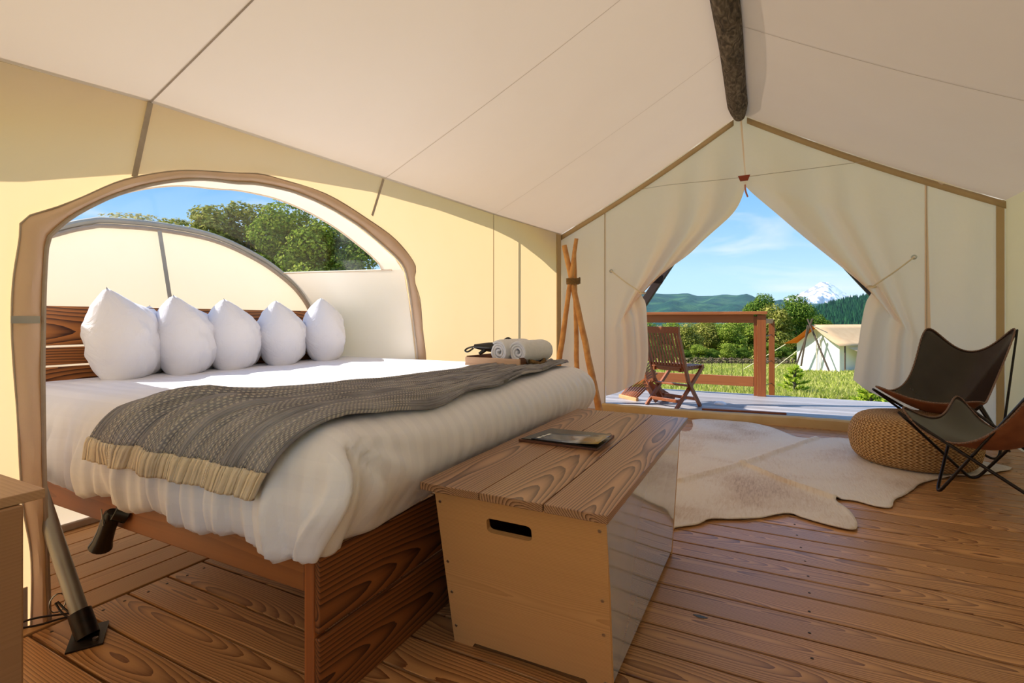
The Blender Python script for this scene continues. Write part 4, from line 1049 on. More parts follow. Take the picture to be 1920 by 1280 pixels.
# ------------------------------------------------------------------ tray with towels
zt_ = .755
ta, tb, tcn = on_z(872, 684, zt_), on_z(974, 690, zt_), on_z(1056, 681, zt_)
tr_ = thing('tray', (ta + tb) / 2, 'wooden serving tray with rope handle on the bed corner', 'tray')
e1 = (tb - ta); e1.z = 0; L1 = e1.length; e1.normalize(); e2 = Vector((-e1.y, e1.x, 0)); 
if e2.y < 0: e2 = -e2
L2 = .30
def TP(a, b, z): return ta + e1 * a + e2 * b + Vector((0, 0, z))
def plate(a0, a1, b0, b1, z0, z1):
    m = MB(); vs = [TP(a, b, z) for z in (z0, z1) for b in (b0, b1) for a in (a0, a1)]
    m.add(vs, [(0, 2, 3, 1), (4, 5, 7, 6), (0, 1, 5, 4), (2, 6, 7, 3), (0, 4, 6, 2), (1, 3, 7, 5)]); return m
plate(0, L1, 0, L2, 0, .01).obj('base', M['traywood'], tr_, smooth=False)
plate(0, L1, 0, .012, .01, .045).obj('side', M['traywood'], tr_, smooth=False, bevel=.002)
plate(0, L1, L2 - .012, L2, .01, .045).obj('side', M['traywood'], tr_, smooth=False, bevel=.002)
tsd = plate(L1 - .012, L1, .0125, L2 - .0125, .01, .05).obj('side', M['traydark'], tr_, smooth=False, bevel=.002)
plate(0, .012, .0125, L2 - .0125, .01, .05).obj('side', M['traydark'], tr_, smooth=False, bevel=.002)
m = MB(); m.tube(spline([TP(L1 + .012, .08, .03), TP(L1 + .03, .11, .022), TP(L1 + .034, .16, .012), TP(L1 + .03, .20, .022), TP(L1 + .012, .24, .03)], 5), .011, 8); m.obj('rope_handle', M['rope'], tsd)
for b in (.075, .245):
    m = MB(); m.tube([TP(L1, b, .03), TP(L1 + .012, b, .03)], .012, 12); m.obj('washer', M['steel'], tsd)
def towel(u, v, lab, off):
    c = on_y(u, v, ta.y + .03); c.z = zt_ + .012 + .062; ax = (e2 + e1 * .12).normalized()
    rt_ = Vector((ax.y, -ax.x, 0))
    m = MB(); m.open = True; turns = 3.2; L = .25
    def sp(a, b):
        th = a * turns * 2 * math.pi; r = .008 + .054 * (a ** .9); 
        e_ = min(b, 1 - b) ; rr = r * (1 - .10 * (1 - smooth(e_ * 10)) * (a > .6)) + .0015 * nz3(a * 40, b * 8, off)
        return c + ax * (b * L + (.006 * (1 - a)) * (1 if b < .5 else -1)) + rt_ * (rr * math.cos(th + off)) + Vector((0, 0, rr * math.sin(th + off)))
    m.grid(sp, 150, 22); return tag(m.obj('rolled_towel', M['towel'], solid=.013, angle=180), lab, 'towel', 'rolled white towels on the tray')
towel(934, 655, 'white rolled towel at the back of the tray', 1.0)
towel(970, 660, 'white rolled towel nearest the rope handle of the tray', 2.2)
hd = thing('hair_dryer', TP(.06, .1, .06), 'black hair dryer with looped cord on the tray behind the towels', 'hair dryer')
a = TP(.02, .06, .10); b_ = TP(.15, .10, .095)
m = MB(); m.tube([a, a.lerp(b_, .25), a.lerp(b_, .6), b_, b_ + (b_ - a) * .12], [.012, .018, .026, .030, .02], 14); m.obj('barrel', M['blackplastic'], hd)
m = MB(); m.tube([a.lerp(b_, .6), TP(.06, .05, .058)], [.013, .010], 10); m.obj('handle', M['blackplastic'], hd)
for k_ in range(4):
    m = MB(); m.tube(spline([TP(.10 + .01 * k_, .16, .05), TP(.12 + .005 * k_, .17, .10 + .007 * k_), TP(.17, .18, .125 + .007 * k_), TP(.22, .19, .10)], 5), .004, 6); m.obj('cord', M['blackplastic'], hd)
m = MB(); m.tube(spline([TP(.02, .06, .10), TP(-.02, .05, .088), TP(-.03, .04, .075), TP(-.01, .04, .07), TP(.02, .05, .09)], 5), .005, 6); m.obj('hanging_loop', M['blackplastic'], hd)

# ------------------------------------------------------------------ pole rack in the corner
base = Vector((-1.79, 5.12, 0))
tp = thing('pole_rack', base, 'three peeled wooden poles lashed with rope as a rack in the tent corner', 'rack')
D0 = 5.3
def rp(u, v, d): return at_d(u, v, d)
for (t_, b_, r0, r1) in (((1058, 460, 5.12), (1122, 760, 5.10), .026, .036), ((1081, 447, 5.05), (1040, 735, 5.25), .02, .034), ((1077, 463, 5.22), (1083, 745, 5.22), .018, .03)):
    p, q = rp(*t_), rp(*b_); dq = q - p; q = q + dq * (-(q.z) / dq.z) if abs(dq.z) > 1e-6 else q
    n_ = 14; pts = [p.lerp(q, i / n_) + Vector((.006 * nz3(i * .6, r0 * 99), .006 * nz3(i * .7, r1 * 99, 3), 0)) for i in range(n_ + 1)]
    m = MB(); m.tube(pts, [lerp(r0, r1, i / n_) * (1 + .06 * nz3(i * .9, 2, r0 * 50)) for i in range(n_ + 1)], 12); m.obj('pole', M['pole'], tp)
c = rp(1075, 527, 5.12)
m = MB(); pts = [c + Vector((.066 * math.cos(a_), .06 * math.sin(a_), .03 - .06 * a_ / 31.4)) for a_ in [i * .45 for i in range(70)]]; m.tube(pts, .009, 8); m.obj('rope_lashing', M['rope'], tp)

# ------------------------------------------------------------------ nightstand, lower left
a = on_z(85, 915, .62)
ns = thing('nightstand', (a.x - .2, a.y - .25, 0), 'pale oak bedside table cut off at the lower left', 'table')
MB().box(a.x - .42, a.x, a.y - .5, a.y, .598, .62).obj('table_top', M['oak'], ns, smooth=False, bevel=.002)
q = on_y(22, 1000, a.y - .06)
brd('side_panel', q.x - .02, q.x, a.y - .46, a.y - .04, 0, .597, 'oakv', ns)
brd('side_panel', q.x - .30, q.x - .28, a.y - .46, a.y - .04, 0, .597, 'oakv', ns)
brd('back_panel', q.x - .279, q.x - .021, a.y - .06, a.y - .04, .05, .597, 'oakv', ns)
brd('shelf', q.x - .279, q.x - .021, a.y - .45, a.y - .062, .28, .30, 'oakv', ns)

# ------------------------------------------------------------------ cowhide rug
RUG = [(1297, 789), (1330, 787), (1370, 790), (1430, 798), (1470, 811), (1497, 821), (1530, 823), (1600, 824), (1680, 838), (1800, 858), (1850, 868), (1897, 878), (1870, 887), (1830, 892), (1775, 896), (1735, 905), (1700, 927), (1678, 940), (1673, 951), (1662, 953), (1640, 950), (1608, 941), (1585, 938), (1568, 938), (1572, 945), (1590, 958), (1603, 974), (1608, 988), (1600, 995), (1570, 990), (1530, 979), (1500, 970), (1480, 964), (1440, 970), (1400, 974), (1336, 975), (1310, 984), (1268, 990), (1235, 1000), (1215, 965), (1235, 905), (1262, 850), (1270, 812), (1292, 810), (1299, 800)]
rp_ = [on_z(u, v, .004) for u, v in RUG]
rp2 = spline(rp_ + [rp_[0]], 3)[:-1]
bm = bmesh.new(); vs = [bm.verts.new((p.x, p.y, 0)) for p in rp2]
m = MB(); n_ = len(rp2)
tri = tessellate_polygon([[Vector((p.x, p.y, 0)) for p in rp2]])
for t_ in tri:
    try: bm.faces.new([vs[i] for i in t_])
    except ValueError: pass
for _ in range(7):
    ed = [e_ for e_ in bm.edges if e_.calc_length() > .03]
    if not ed: break
    bmesh.ops.subdivide_edges(bm, edges=ed, cuts=1, use_grid_fill=False)
    bmesh.ops.triangulate(bm, faces=[f_ for f_ in bm.faces if len(f_.verts) > 3])
bmesh.ops.beautify_fill(bm, faces=bm.faces, edges=bm.edges)
spine = [on_z(u, v) for u, v in ((1275, 905), (1395, 872), (1530, 824))]; leg = [on_z(u, v) for u, v in ((1395, 873), (1470, 905), (1565, 938))]
def dseg(p, a, b):
    ab = b - a; t_ = max(0, min(1, (p - a).dot(ab) / ab.length_squared)); return (p - (a + ab * t_)).length
for v_ in bm.verts:
    p = Vector((v_.co.x, v_.co.y, 0)); d1 = min(dseg(p, spine[0], spine[1]), dseg(p, spine[1], spine[2])); d2 = min(dseg(p, leg[0], leg[1]), dseg(p, leg[1], leg[2]))
    bnd = v_.is_boundary
    v_.co.z = .007 + .020 * math.exp(-(d1 / .022) ** 2) + .022 * math.exp(-(d2 / .02) ** 2) + max(0, .005 * nz3(p.x * 6, p.y * 3)) + (max(0, .006 * math.sin(p.x * 14 + p.y * 9)) if bnd else 0)
me = bpy.data.meshes.new('cowhide_rug'); bm.normal_update(); bm.to_mesh(me); bm.free(); me.materials.append(M['hide']); me.shade_smooth()
rug = bpy.data.objects.new('cowhide_rug', me); col.objects.link(rug)
md = rug.modifiers.new('s', 'SOLIDIFY'); md.thickness = .005; md.offset = -1
tag(rug, 'pale beige cowhide rug spread on the timber floor', 'rug')

# ------------------------------------------------------------------ jute pouf
pc_ = Vector((.90, 4.40, .012))
m = MB(); prof = []
for i in range(61):
    t_ = i / 60
    if t_ < .25: an = -math.pi / 2; r_ = .30 * t_ / .25; z_ = .0
    prof.append(0)
prof = [(.0, 0), (.15, 0), (.26, .0), (.315, .012), (.35, .05), (.365, .10), (.372, .16), (.366, .22), (.345, .275), (.31, .31), (.26, .328), (.2, .333), (.12, .328), (.05, .318), (0, .314)]
pr = spline([(a, b, 0) for a, b in prof], 8); L_ = [0]
for a, b in zip(pr, pr[1:]): L_.append(L_[-1] + (b - a).length)
NP = len(pr); rowsz = .021
vs, uv, fs = [], [], []; SG = 72
for j, p in enumerate(pr):
    ro = L_[j] / rowsz; bulge = .0035 * abs(math.sin(math.pi * ro))
    for i in range(SG + 1):
        an = 2 * math.pi * i / SG; r_ = max(0, p.x + bulge * (1 if j > 6 else 0) + .004 * nz3(math.cos(an) * 2, math.sin(an) * 2, j * .05))
        vs.append((pc_.x + r_ * math.cos(an), pc_.y + r_ * math.sin(an), pc_.z + p.y)); uv.append((i / SG * 76, ro))
for j in range(NP - 1):
    for i in range(SG): fs.append((j * (SG + 1) + i, j * (SG + 1) + i + 1, (j + 1) * (SG + 1) + i + 1, (j + 1) * (SG + 1) + i))
m = MB(); m.add(vs, fs, uv)
tag(m.obj('pouf', M['jute'], angle=180), 'round braided jute pouf on the edge of the cowhide', 'pouf')

# ------------------------------------------------------------------ butterfly chairs
def bfly(FL, FR, BL, BR, low, lab, floors, sidez):
    cen_ = (FL + FR + BL + BR) / 4
    root = thing('butterfly_chair', (cen_.x, cen_.y, 0), lab, 'chair', 'dark leather butterfly chairs')
    f_ = (FL + FR) / 2; b_ = (BL + BR) / 2
    cp = {}
    cp[(-1, -1)] = FL; cp[(1, -1)] = FR; cp[(-1, 1)] = BL; cp[(1, 1)] = BR
    k = .80
    cp[(0, -1)] = Vector((f_.x, f_.y, 0)).lerp(Vector((cen_.x, cen_.y, 0)), .22) + Vector((0, 0, low + .0))
    cp[(0, 1)] = Vector((b_.x, b_.y, 0)).lerp(Vector((cen_.x, cen_.y, 0)), .06) + Vector((0, 0, (BL.z + BR.z) / 2 - .27))
    cp[(-1, 0)] = ((FL + BL) / 2).lerp(Vector((cen_.x, cen_.y, 0)), .22); cp[(-1, 0)].z = low + sidez
    cp[(1, 0)] = ((FR + BR) / 2).lerp(Vector((cen_.x, cen_.y, 0)), .22); cp[(1, 0)].z = low + sidez
    cp[(0, 0)] = Vector((cen_.x, cen_.y, low + .03)) + (b_ - f_).normalized() * .06; cp[(0, 0)].z = low - .05
    q = lambda t_: (t_ * (t_ - 1) / 2, 1 - t_ * t_, t_ * (t_ + 1) / 2)
    def S(s_, t_):
        a, b = q(s_), q(t_); p = Vector((0, 0, 0))
        for i in range(3):
            for j in range(3): p += cp[(i - 1, j - 1)] * (a[i] * b[j])
        return p
    def sq(r, th):
        c, s_ = math.cos(th), math.sin(th); n = 4.6
        kk = (abs(c) ** n + abs(s_) ** n) ** (-1 / n); return r * kk * c * 1.145, r * kk * s_ * 1.145
    m = MB(); m.open = True; NT = 96
    m.grid(lambda a, b: S(*sq(max(b, .001), a * 2 * math.pi)), NT, 22)
    o = m.obj('leather_sling', [M['leather'], M['leatherback']], root, angle=180, weld=True)
    # face the top up, then give it a suede underside
    me = o.data; bm = bmesh.new(); bm.from_mesh(me); bmesh.ops.recalc_face_normals(bm, faces=bm.faces)
    avg = sum((f__.normal.z for f__ in bm.faces)) 
    if avg < 0: bmesh.ops.reverse_faces(bm, faces=bm.faces)
    bm.to_mesh(me); bm.free()
    md = o.modifiers.new('s', 'SOLIDIFY'); md.thickness = .005; md.offset = -1; md.material_offset = 1; md.material_offset_rim = 1
    m = MB(); pts = [S(*sq(1.0, i / 300 * 2 * math.pi)) for i in range(301)]
    m.tube(pts, [.0062 if i % 2 else .0042 for i in range(301)], 6, caps=False); m.obj('stitched_edge', M['thread'], o)
    A, B, C, D = floors
    def rod(seq):
        m = MB(); m.tube(seq, .0085, 10); m.obj('frame_rod', M['blackmetal'], root)
    def corner(p, a, b, r=.07):
        """rounded floor bend"""
        d1 = (a - p).normalized(); d2 = (b - p).normalized(); p = Vector((p.x, p.y, .0095)); r = .09
        p1, p2 = p + d1 * r, p + d2 * r; return [p1.lerp(p, t_).lerp(p.lerp(p2, t_), t_) for t_ in [i / 8 for i in range(9)]]
    def under(p):
        o_ = Vector((p.x - cen_.x, p.y - cen_.y, 0)).normalized(); return p + o_ * .012 + Vector((0, 0, -.028))
    A, B, C, D = [Vector((*v_, .0095)) for v_ in floors]
    l1 = [under(FL)] + corner(B, FL, BR) + [under(BR)] + corner(C, BR, FL) + [under(FL)]
    l2 = [under(FR)] + corner(A, FR, BL) + [under(BL)] + corner(D, BL, FR) + [under(FR)]
    for L in (l1, l2): rod(L)
    return root
# second chair: tips found from the photograph
FN = at_d(1690, 764, .0031 * F); FFr = at_d(1800, 742, .0034 * F)
BN = Vector((1.24, 3.16, .95)); BFv = Vector((1.58, 3.60, .95))
bfly(FN, FFr, BN, BFv, .375, 'nearer dark leather butterfly chair cut off at the right edge', [(.84, 3.60), (1.12, 4.02), (1.32, 3.22), (1.56, 3.66)], -.01)
# first chair
BL = at_d(1737, 612, .0042 * F); BR = at_d(1905, 612, .0040 * F); FL = at_d(1640, 722, .0039 * F); FR = at_d(1838, 752, .0034 * F)
bfly(FL, FR, BL, BR, .40, 'farther dark leather butterfly chair standing by the door flap', [(1.0, 4.75), (1.42, 4.62), (1.28, 5.02), (1.6, 4.98)], .09)

# ------------------------------------------------------------------ trees and plants
def leaf_cloud(n, blobs, size, seed, flat=.3):
    rd = random.Random(seed); m = MB(); V_, F_ = [], []
    tot = sum(b[3] ** 2 for b in blobs)
    for (bx_, by_, bz_, br) in blobs:
        k_ = int(n * br * br / tot)
        for _ in range(k_):
            while True:
                d = Vector((rd.gauss(0, 1), rd.gauss(0, 1), rd.gauss(0, 1)))
                if d.length > .01: break
            d.normalize(); rr = br * (rd.uniform(.55, 1.0) ** .6) * (1 + .25 * nz3(d.x * 2.5 + seed, d.y * 2.5, d.z * 2.5))
            c = Vector((bx_, by_, bz_)) + d * rr; c.z = bz_ + d.z * rr * .85
            nrm = (d + Vector((rd.uniform(-1, 1), rd.uniform(-1, 1), rd.uniform(-.3, 1.2))) * .8).normalized()
            x = nrm.orthogonal().normalized(); y_ = nrm.cross(x); an = rd.uniform(0, 6.28); x, y_ = x * math.cos(an) + y_ * math.sin(an), y_ * math.cos(an) - x * math.sin(an)
            s_ = size * rd.uniform(.6, 1.3); b = len(V_)
            V_ += [c - x * s_, c + y_ * s_ * .6, c + x * s_, c - y_ * s_ * .6]; F_.append((b, b + 1, b + 2, b + 3))
    m.add(V_, F_); m.open = True; return m
def tree_proto(name, H_, R_, n, size, mat, seed, trunk_r=.2, lab='', clump=20):
    rd = random.Random(seed); blobs = []
    for i in range(clump):
        t_ = i / clump; z = H_ * lerp(.28, .93, t_); rr = R_ * math.sin(math.pi * lerp(.22, .93, t_)) * .75; an = rd.uniform(0, 6.28)
        blobs.append((rr * .6 * math.cos(an), rr * .6 * math.sin(an), z, R_ * rd.uniform(.24, .46)))
    root = bpy.data.objects.new(name, None); col.objects.link(root)
    fo = leaf_cloud(n, blobs, size, seed).obj('foliage', M[mat], None, smooth=False, center=False); fo['kind'] = 'stuff'; fo.parent = root
    m = MB(); m.tube([(0, 0, 0), (.05, .03, H_ * .3), (0, .06, H_ * .75)], [trunk_r, trunk_r * .75, trunk_r * .25], 7)
    for k_ in range(6):
        b_ = blobs[k_ * 2]; m.tube([(0, .03, b_[2] * .62), (b_[0] * .5, b_[1] * .5, b_[2] * .85), b_[:3]], [trunk_r * .4, trunk_r * .25, trunk_r * .1], 5)
    tk = m.obj('trunk', M['bark'], None, center=False); tk.parent = root
    return root
def copy_tree(o):
    c = o.copy(); col.objects.link(c)
    for ch_ in [x for x in list(bpy.data.objects) if x.parent == o]:
        d = ch_.copy(); col.objects.link(d); d.parent = c
    return c
protos = {}
def place_tree(kind, u, vtop, depth, label, group, rot=0, wide=1.0, cat='tree', vbase=None):
    """tree whose top shows at (u, vtop) and which stands on the ground there"""
    spec = {'row': (6.0, 2.5, 9000, .11, 'leafA', 11), 'olive': (6.0, 2.6, 9000, .11, 'leafB', 12), 'dark': (9.0, 3.6, 14000, .125, 'leafD', 13),
            'near': (11.0, 2.9, 15000, .105, 'leafB', 14), 'neard': (11.0, 3.1, 17000, .105, 'leafA', 15), 'pale': (9.0, 2.6, 9000, .10, 'leafC', 16)}[kind]
    nm = {'row': 'leafy_tree', 'olive': 'leafy_tree', 'dark': 'broad_tree', 'near': 'tall_tree', 'neard': 'tall_tree', 'pale': 'pale_tree'}[kind]
    if kind not in protos: protos[kind] = o = tree_proto(nm, *spec[:5], spec[5], trunk_r=spec[1] * .06)
    else: o = copy_tree(protos[kind])
    p = at_d(u, vtop, depth); z0 = gz(p.x, p.y); s_ = (p.z - z0) / spec[0]
    o.location = (p.x, p.y, z0 - .1); o.rotation_euler = (0, 0, rot); o.scale = (s_ * wide, s_ * wide, s_)
    tag(o, label, cat, group)
ORD = ['first', 'second', 'third', 'fourth', 'fifth', 'sixth', 'seventh', 'eighth', 'ninth', 'tenth', 'last']
rd = random.Random(5)
i = 0
names_r = ['leafy green tree in the row beyond the meadow, %s']
for k_, (u, v, kd, wd) in enumerate(((1205, 604, 'row', 1.3), (1236, 611, 'olive', 1.2), (1262, 604, 'row', 1.2), (1290, 606, 'olive', 1.3), (1318, 601, 'olive', 1.2), (1345, 607, 'row', 1.3), (1372, 600, 'row', 1.2), (1398, 604, 'row', 1.3), (1428, 596, 'olive', 1.2))):
    place_tree(kd, u, v, 60 + (k_ % 3) * 3, ORD[k_] + ' leafy tree from the left in the row under the porch rail', 'trees in the row under the porch rail', rot=k_ * 1.3, wide=wd)
for k_, u in enumerate((1220, 1252, 1284, 1310, 1338, 1366, 1392, 1440, 1468, 1500, 1545)):
    place_tree('row' if k_ % 2 else 'dark', u, 640 + (k_ * 7) % 16, 56, ORD[k_] + ' low tree from the left along the front edge of the wood', 'low trees along the front edge of the wood', rot=k_ * .9, wide=1.6)
place_tree('dark', 1425, 551, 68, 'tall broad tree rising just above the porch corner post', None, .4, .9)
place_tree('olive', 1455, 572, 62, 'olive green tree with pale trunk right of the stair rail', None, 1.4, 1.1)
place_tree('dark', 1494, 553, 64, 'large round dark green tree left of the far white tent', None, 2.4, 1.0)
place_tree('dark', 1540, 590, 66, 'dark green tree directly behind the far white tent', None, 3.4, .9)
place_tree('dark', 1325, 585, 75, 'tree top poking above the porch rail before the blue hills', None, 5.0, .6)
for k_, (u, v, d_, kd, wd, lab) in enumerate(((262, 388, 42, 'pale', 1.6, 'pale sunlit tree seen low in the alcove window'), (345, 394, 38, 'near', 1.1, 'small thin branched tree in the alcove window'), (398, 368, 36, 'near', 1.25, 'loose olive tree left of centre in the alcove window'), (468, 362, 36, 'near', 1.25, 'tallest olive tree in the alcove window'), (540, 374, 34, 'neard', 1.15, 'dense green tree right of centre in the alcove window'), (612, 398, 33, 'neard', 1.2, 'dark green tree at the right of the alcove window'), (672, 428, 33, 'neard', 1.1, 'dark green tree in the right corner of the alcove window'), (505, 420, 39, 'near', 1.2, 'olive tree filling the gap behind the alcove window trees'))):
    place_tree(kd, u, v, d_, lab, None, k_ * 1.1, wd)
# young conifers by the deck
def young_conifer(u, vt, d_, H_, R_, lab, seed):
    p = at_d(u, vt, d_); root = thing('young_conifer', (p.x, p.y, p.z - H_), lab, 'shrub')
    rd = random.Random(seed); V_, F_ = [], []; m2 = MB()
    for k_ in range(int(46)):
        z = H_ * (k_ / 46) ** .8; rr = R_ * (1 - z / H_) + .06; an = k_ * 2.4
        d = Vector((math.cos(an), math.sin(an), .35)); st_ = Vector((p.x, p.y, p.z - H_ + z)); m2.tube([st_, st_ + d * rr], .012, 4)
        for j in range(60):
            c = st_ + d * (rr * rd.uniform(.2, 1.05)); e_ = (d + Vector((rd.uniform(-1, 1), rd.uniform(-1, 1), rd.uniform(-.4, .9)))).normalized() * rd.uniform(.07, .13)
            s_ = e_.orthogonal().normalized() * .02; b = len(V_); V_ += [c - s_, c + s_, c + e_]; F_.append((b, b + 1, b + 2))
    m = MB(); m.open = True; m.add(V_, F_); o = m.obj('needles', M['needle'], root, smooth=False); o['kind'] = 'stuff'
    m2.tube([(p.x, p.y, p.z - H_), (p.x, p.y, p.z)], .03, 6); m2.obj('stem', M['bark'], root)
young_conifer(1490, 688, 11.5, 1.9, .75, 'small bright conifer beyond the deck near the porch post', 3)
young_conifer(1632, 722, 9.5, 1.3, .6, 'small bright conifer beyond the deck below the right flap', 6)
# brush line
for k_, (u, v, d_) in enumerate(((1300, 699, 50), (1325, 697, 52), (1350, 696, 53), (1378, 696, 52), (1402, 697, 53), (1448, 699, 51), (1460, 697, 52))):
    p = at_d(u, v, d_); z0 = gz(p.x, p.y)
    m = leaf_cloud(500, [(p.x + i_ * .7 - 1.0, p.y, z0 + .25, .55) for i_ in range(4)], .12, 50 + k_)
    tag(m.obj('brush_pile', M['brush'], smooth=False), 'low mauve brown brush heap by the meadow edge, ' + ORD[k_] + ' from the left', 'bush', 'brush heaps along the meadow edge')
# grass tufts
rd = random.Random(9); V_, F_ = [], []
for _ in range(26000):
    d_ = 10 + 45 * rd.random() ** 1.5; u = rd.uniform(1190, 1660); r_ = ray(u, 600); x, y_ = r_.x * d_ / F, r_.y * d_ / F
    if y_ < 8: continue
    z = gz(x, y_); h_ = rd.uniform(.03, .10) * (1 + d_ / 40); w_ = .012 + d_ * .0012; b = len(V_); an = rd.uniform(0, 3.14)
    dx, dy = math.cos(an) * w_, math.sin(an) * w_
    V_ += [(x - dx, y_ - dy, z - .02), (x + dx, y_ + dy, z - .02), (x + rd.uniform(-.06, .06), y_ + rd.uniform(-.06, .06), z + h_)]; F_.append((b, b + 1, b + 2))
m = MB(); m.open = True; m.add(V_, F_); tag(m.obj('tall_grass', M['blade'], smooth=False), 'tall yellow green grass growing over the meadow', 'grass', kind='stuff')

# ------------------------------------------------------------------ far white tent
A_ = at_d(1494, 700, 30.0); Bq = at_d(1574, 709, 27.6)
gl = Vector((Bq.x - A_.x, Bq.y - A_.y, 0)); gl.normalize(); gd = Vector((-gl.y, gl.x, 0))
if gd.dot(Vector((-SN, CS, 0))) < 0: gd = -gd
GW = 2.6; z0 = A_.z; EH, RH = 1.85, 2.85; LN = 6.5
A0 = Vector((A_.x, A_.y, z0 - .05)); 
def T(a, b, z): return A0 + gl * a + gd * b + Vector((0, 0, z))
ft = thing('far_tent', T(GW / 2, LN / 2, -.6), 'white walled safari tent with tan roof far across the meadow', 'tent')
m = MB(); m.open = True; m.poly([T(0, 0, 0), T(GW, 0, 0), T(GW, 0, EH), T(GW / 2, 0, RH), T(0, 0, EH)]); m.obj('gable_wall', M['tentwhite'], ft, smooth=False)
m = MB(); m.open = True; m.add([T(GW, 0, 0), T(GW, LN, 0), T(GW, LN, EH), T(GW, 0, EH)], [(0, 1, 2, 3)]); m.obj('side_wall', M['tentwhite'], ft, smooth=False)
m = MB(); m.open = True; m.add([T(0, 0, 0), T(0, LN, 0), T(0, LN, EH), T(0, 0, EH)], [(0, 1, 2, 3)]); m.obj('side_wall', M['tentwhite'], ft, smooth=False)
m = MB(); m.open = True; m.grid(lambda a, b: T(lerp(GW / 2, GW + .35, a), lerp(-.5, LN + .4, b), lerp(RH + .12, EH - .02, a) - .08 * math.sin(math.pi * a)), 6, 6); m.obj('roof_sheet', M['tentroof'], ft, solid=.01)
m = MB(); m.open = True; m.grid(lambda a, b: T(lerp(GW / 2, -.45, a), lerp(-.5, LN + .4, b), lerp(RH + .12, EH - .02, a) - .12 * math.sin(math.pi * a)), 6, 6); m.obj('roof_sheet', M['tentorange'], ft, solid=.01)
for a, b in (((GW / 2 - .15, -.6, RH + .45), (GW + .0, -.5, -.1)), ((GW / 2 + .15, -.6, RH + .45), (.1, -.5, -.1)), ((GW / 2 + .1, -.9, RH + .1), (.9, -.8, .6))):
    m = MB(); m.tube([T(*a), T(*b)], .05, 6); m.obj('frame_pole', M['darkpole'], ft)
for a, b in (((-.4, -.4, EH - .05), (-2.6, -1.5, .1)), ((-.4, 1.4, EH - .05), (-2.3, .8, .1)), ((GW + .3, 1.5, EH - .3), (GW + 2.0, 1.3, .2)), ((GW * .5, -.06, .1), (GW * .5, -.06, RH - .3)), ((GW * .58, -.06, .1), (GW * .58, -.06, RH - .6))):
    m = MB(); m.tube([T(*a), T(*b)], .022, 5); m.obj('guy_line', M['cord'], ft)
m = MB(); m.add([T(-.1, -.3, -.12), T(GW + .1, -.3, -.12), T(GW + .1, LN, -.12), T(-.1, LN, -.12), T(-.1, -.3, 0), T(GW + .1, -.3, 0), T(GW + .1, LN, 0), T(-.1, LN, 0)], [(0, 1, 2, 3), (4, 5, 6, 7), (0, 1, 5, 4), (1, 2, 6, 5), (2, 3, 7, 6), (3, 0, 4, 7)]); m.obj('platform', M['snowrail'], ft, smooth=False)
for a, b in ((0, -.2), (GW, -.2), (GW, 2.5), (0, 2.5), (GW, 5)):
    m = MB(); m.beam(T(a, b, -.12), T(a, b, -1.2), .14, .14, up=(0, 1, 0)); m.obj('pier', M['teak'], ft, smooth=False)
for a, b in (((1.2, -1.4, -.45), (GW - .1, -.9, -.2)), ((1.2, -1.4, -.45), (1.2, -1.4, -1.1))):
    m = MB(); m.tube([T(*a), T(*b)], .05, 6); m.obj('pipe_rail', M['snowrail'], ft)
m = MB(); m.open = True; m.add([T(GW + .34, .2, EH - .1), T(GW + .34, 5.2, EH - .1), T(GW + 1.4, 2.6, .55)], [(0, 1, 2)]); m.obj('awning_panel', M['tentroof'], ft, smooth=False)
for b in (0, 3.2): 
    m = MB(); m.tube([T(GW + .3, b, EH), T(GW + .3, b, -.3)], .04, 6); m.obj('frame_pole', M['darkpole'], ft)

# ------------------------------------------------------------------ far land
def ridge_mesh(name, sky, depth, back, zbot, mat, seed, rough, lab, rows_=14, nu_=160, smoothp=1.0):
    u0, u1 = sky[0][0], sky[-1][0]; m = MB(); m.open = True
    def fn(a, b):
        u = lerp(u0, u1, a); d_ = depth - back * b; v = plerp(sky, u)
        r_ = ray(u, HZ); p = C0 + r_ * (depth / F); zt = (HZ - v) * depth / F + 1
        q = C0 + r_ * (d_ / F); hfall = (1 - b) ** smoothp
        z = lerp(zbot, zt, hfall) + rough * (nz3(a * 22, b * 3, seed) + .5 * nz3(a * 60, b * 9, seed)) * min(1, b * 4) 
        if b == 0: z += rough * .12 * nz3(a * 90, 1, seed)
        return Vector((q.x, q.y, z))
    m.grid(fn, nu_, rows_)
    return struct(m.obj(name, M[mat], center=False), lab)
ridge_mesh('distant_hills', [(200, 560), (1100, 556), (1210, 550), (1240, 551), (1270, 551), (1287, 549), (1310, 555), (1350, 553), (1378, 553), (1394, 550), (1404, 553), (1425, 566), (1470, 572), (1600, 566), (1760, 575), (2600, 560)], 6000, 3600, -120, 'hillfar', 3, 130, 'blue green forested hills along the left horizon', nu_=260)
near_sky = [(1400, 600), (1500, 592), (1530, 580), (1560, 569), (1590, 562), (1640, 556), (1800, 540), (2400, 520)]
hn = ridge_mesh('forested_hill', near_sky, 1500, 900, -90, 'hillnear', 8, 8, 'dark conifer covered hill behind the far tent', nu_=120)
rd = random.Random(21); V_, F_ = [], []
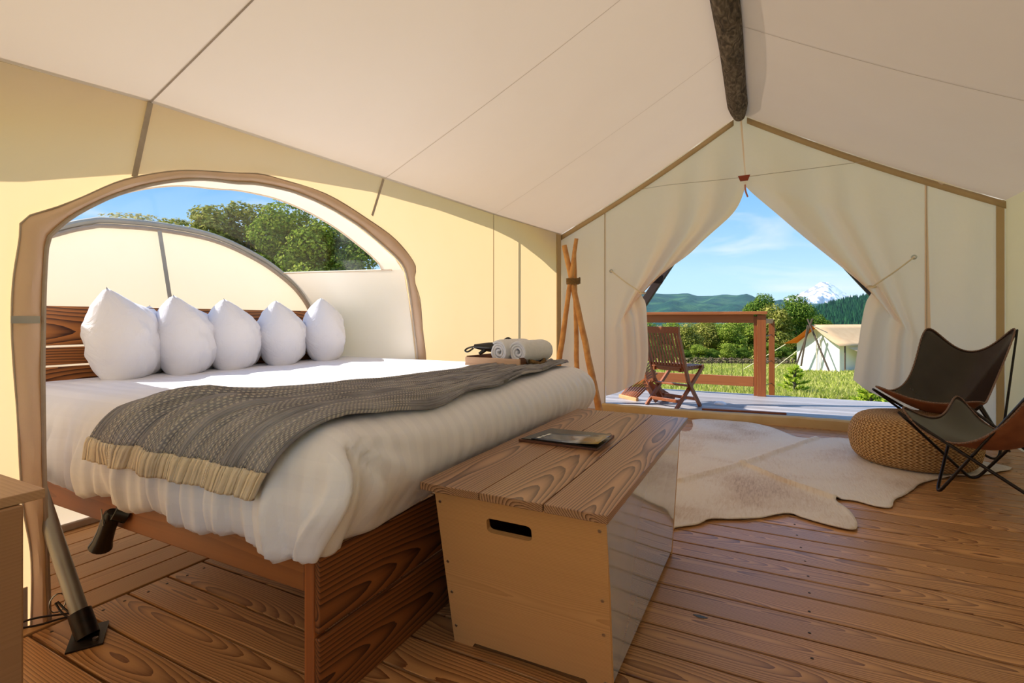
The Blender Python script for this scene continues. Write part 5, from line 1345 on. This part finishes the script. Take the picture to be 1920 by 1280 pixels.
for _ in range(5200):
    b = rd.random() ** 1.3; u = rd.uniform(1480, 1780); a = (u - 1400) / 1000; d_ = 1500 - 900 * b; v = plerp(near_sky, u)
    r_ = ray(u, HZ); zt = (HZ - v) * 1500 / F + 1; z = lerp(-90, zt, (1 - b)); p = C0 + r_ * (d_ / F)
    h_ = rd.uniform(13, 22) * (.65 + .35 * d_ / 1500); r0 = h_ * .2; bI = len(V_)
    V_ += [(p.x + r0 * math.cos(k_ * 1.2566), p.y + r0 * math.sin(k_ * 1.2566), z - 3) for k_ in range(5)] + [(p.x, p.y, z + h_ * .75)]
    F_ += [(bI + k_, bI + (k_ + 1) % 5, bI + 5) for k_ in range(5)]
m = MB(); m.open = True; m.add(V_, F_); cf = m.obj('conifer_forest', M['conif'], smooth=False, center=False)
tag(cf, 'dense dark conifers covering the hill behind the far tent', 'forest', kind='stuff')
# snow mountain
mp_ = at_d(1545, 600, 15000); pk = [(1380, 598), (1445, 571), (1470, 561), (1490, 554), (1510, 545), (1524, 538), (1536, 530), (1541, 528), (1553, 529), (1565, 536), (1578, 545), (1592, 553), (1608, 556), (1640, 566), (1720, 590)]
m = MB(); m.open = True
def mt(a, b):
    u = lerp(1380, 1720, a); v = plerp(pk, u); r_ = ray(u, HZ); d_ = 15000 - 2600 * b
    zt = (600 - v) * 15000 / F; p = C0 + r_ * (d_ / F)
    rg = 300 * (noise.ridged_multi_fractal(Vector((a * 9 + b * (a - .48) * 6, b * 1.6, 2)), 1, 2, 4, 1, 2) - 1) * min(1, b * 3) * (zt / 1200)
    return Vector((p.x, p.y, max(-100, lerp(zt, -50, b ** .8) + rg * .55 + (12 * nz3(a * 80, 3) if b == 0 else 0))))
m.grid(mt, 170, 60)
struct(m.obj('snow_mountain', M['snow'], center=False), 'snow covered volcanic peak on the horizon')
# air haze over the far country
hm, t = new_mat('air_haze'); vs_ = N(t, 'ShaderNodeVolumeScatter', {'Color': (.55, .78, 1, 1), 'Density': 1 / 30000.0})
o_ = t.nodes.new('ShaderNodeOutputMaterial'); t.links.new(vs_.outputs[0], o_.inputs['Volume'])
m = MB(); fwv = Vector((-SN, CS, 0)); rtv = Vector((CS, SN, 0))
vs2 = [fwv * a + rtv * b + Vector((0, 0, c)) for c in (-300, 1400) for a in (400, 15600) for b in (-14000, 20000)]
m.add(vs2, [(0, 1, 3, 2), (4, 6, 7, 5), (0, 4, 5, 1), (2, 3, 7, 6), (0, 2, 6, 4), (1, 5, 7, 3)])
struct(m.obj('air_haze', hm, smooth=False), 'thin blue haze in the air over the far valley')
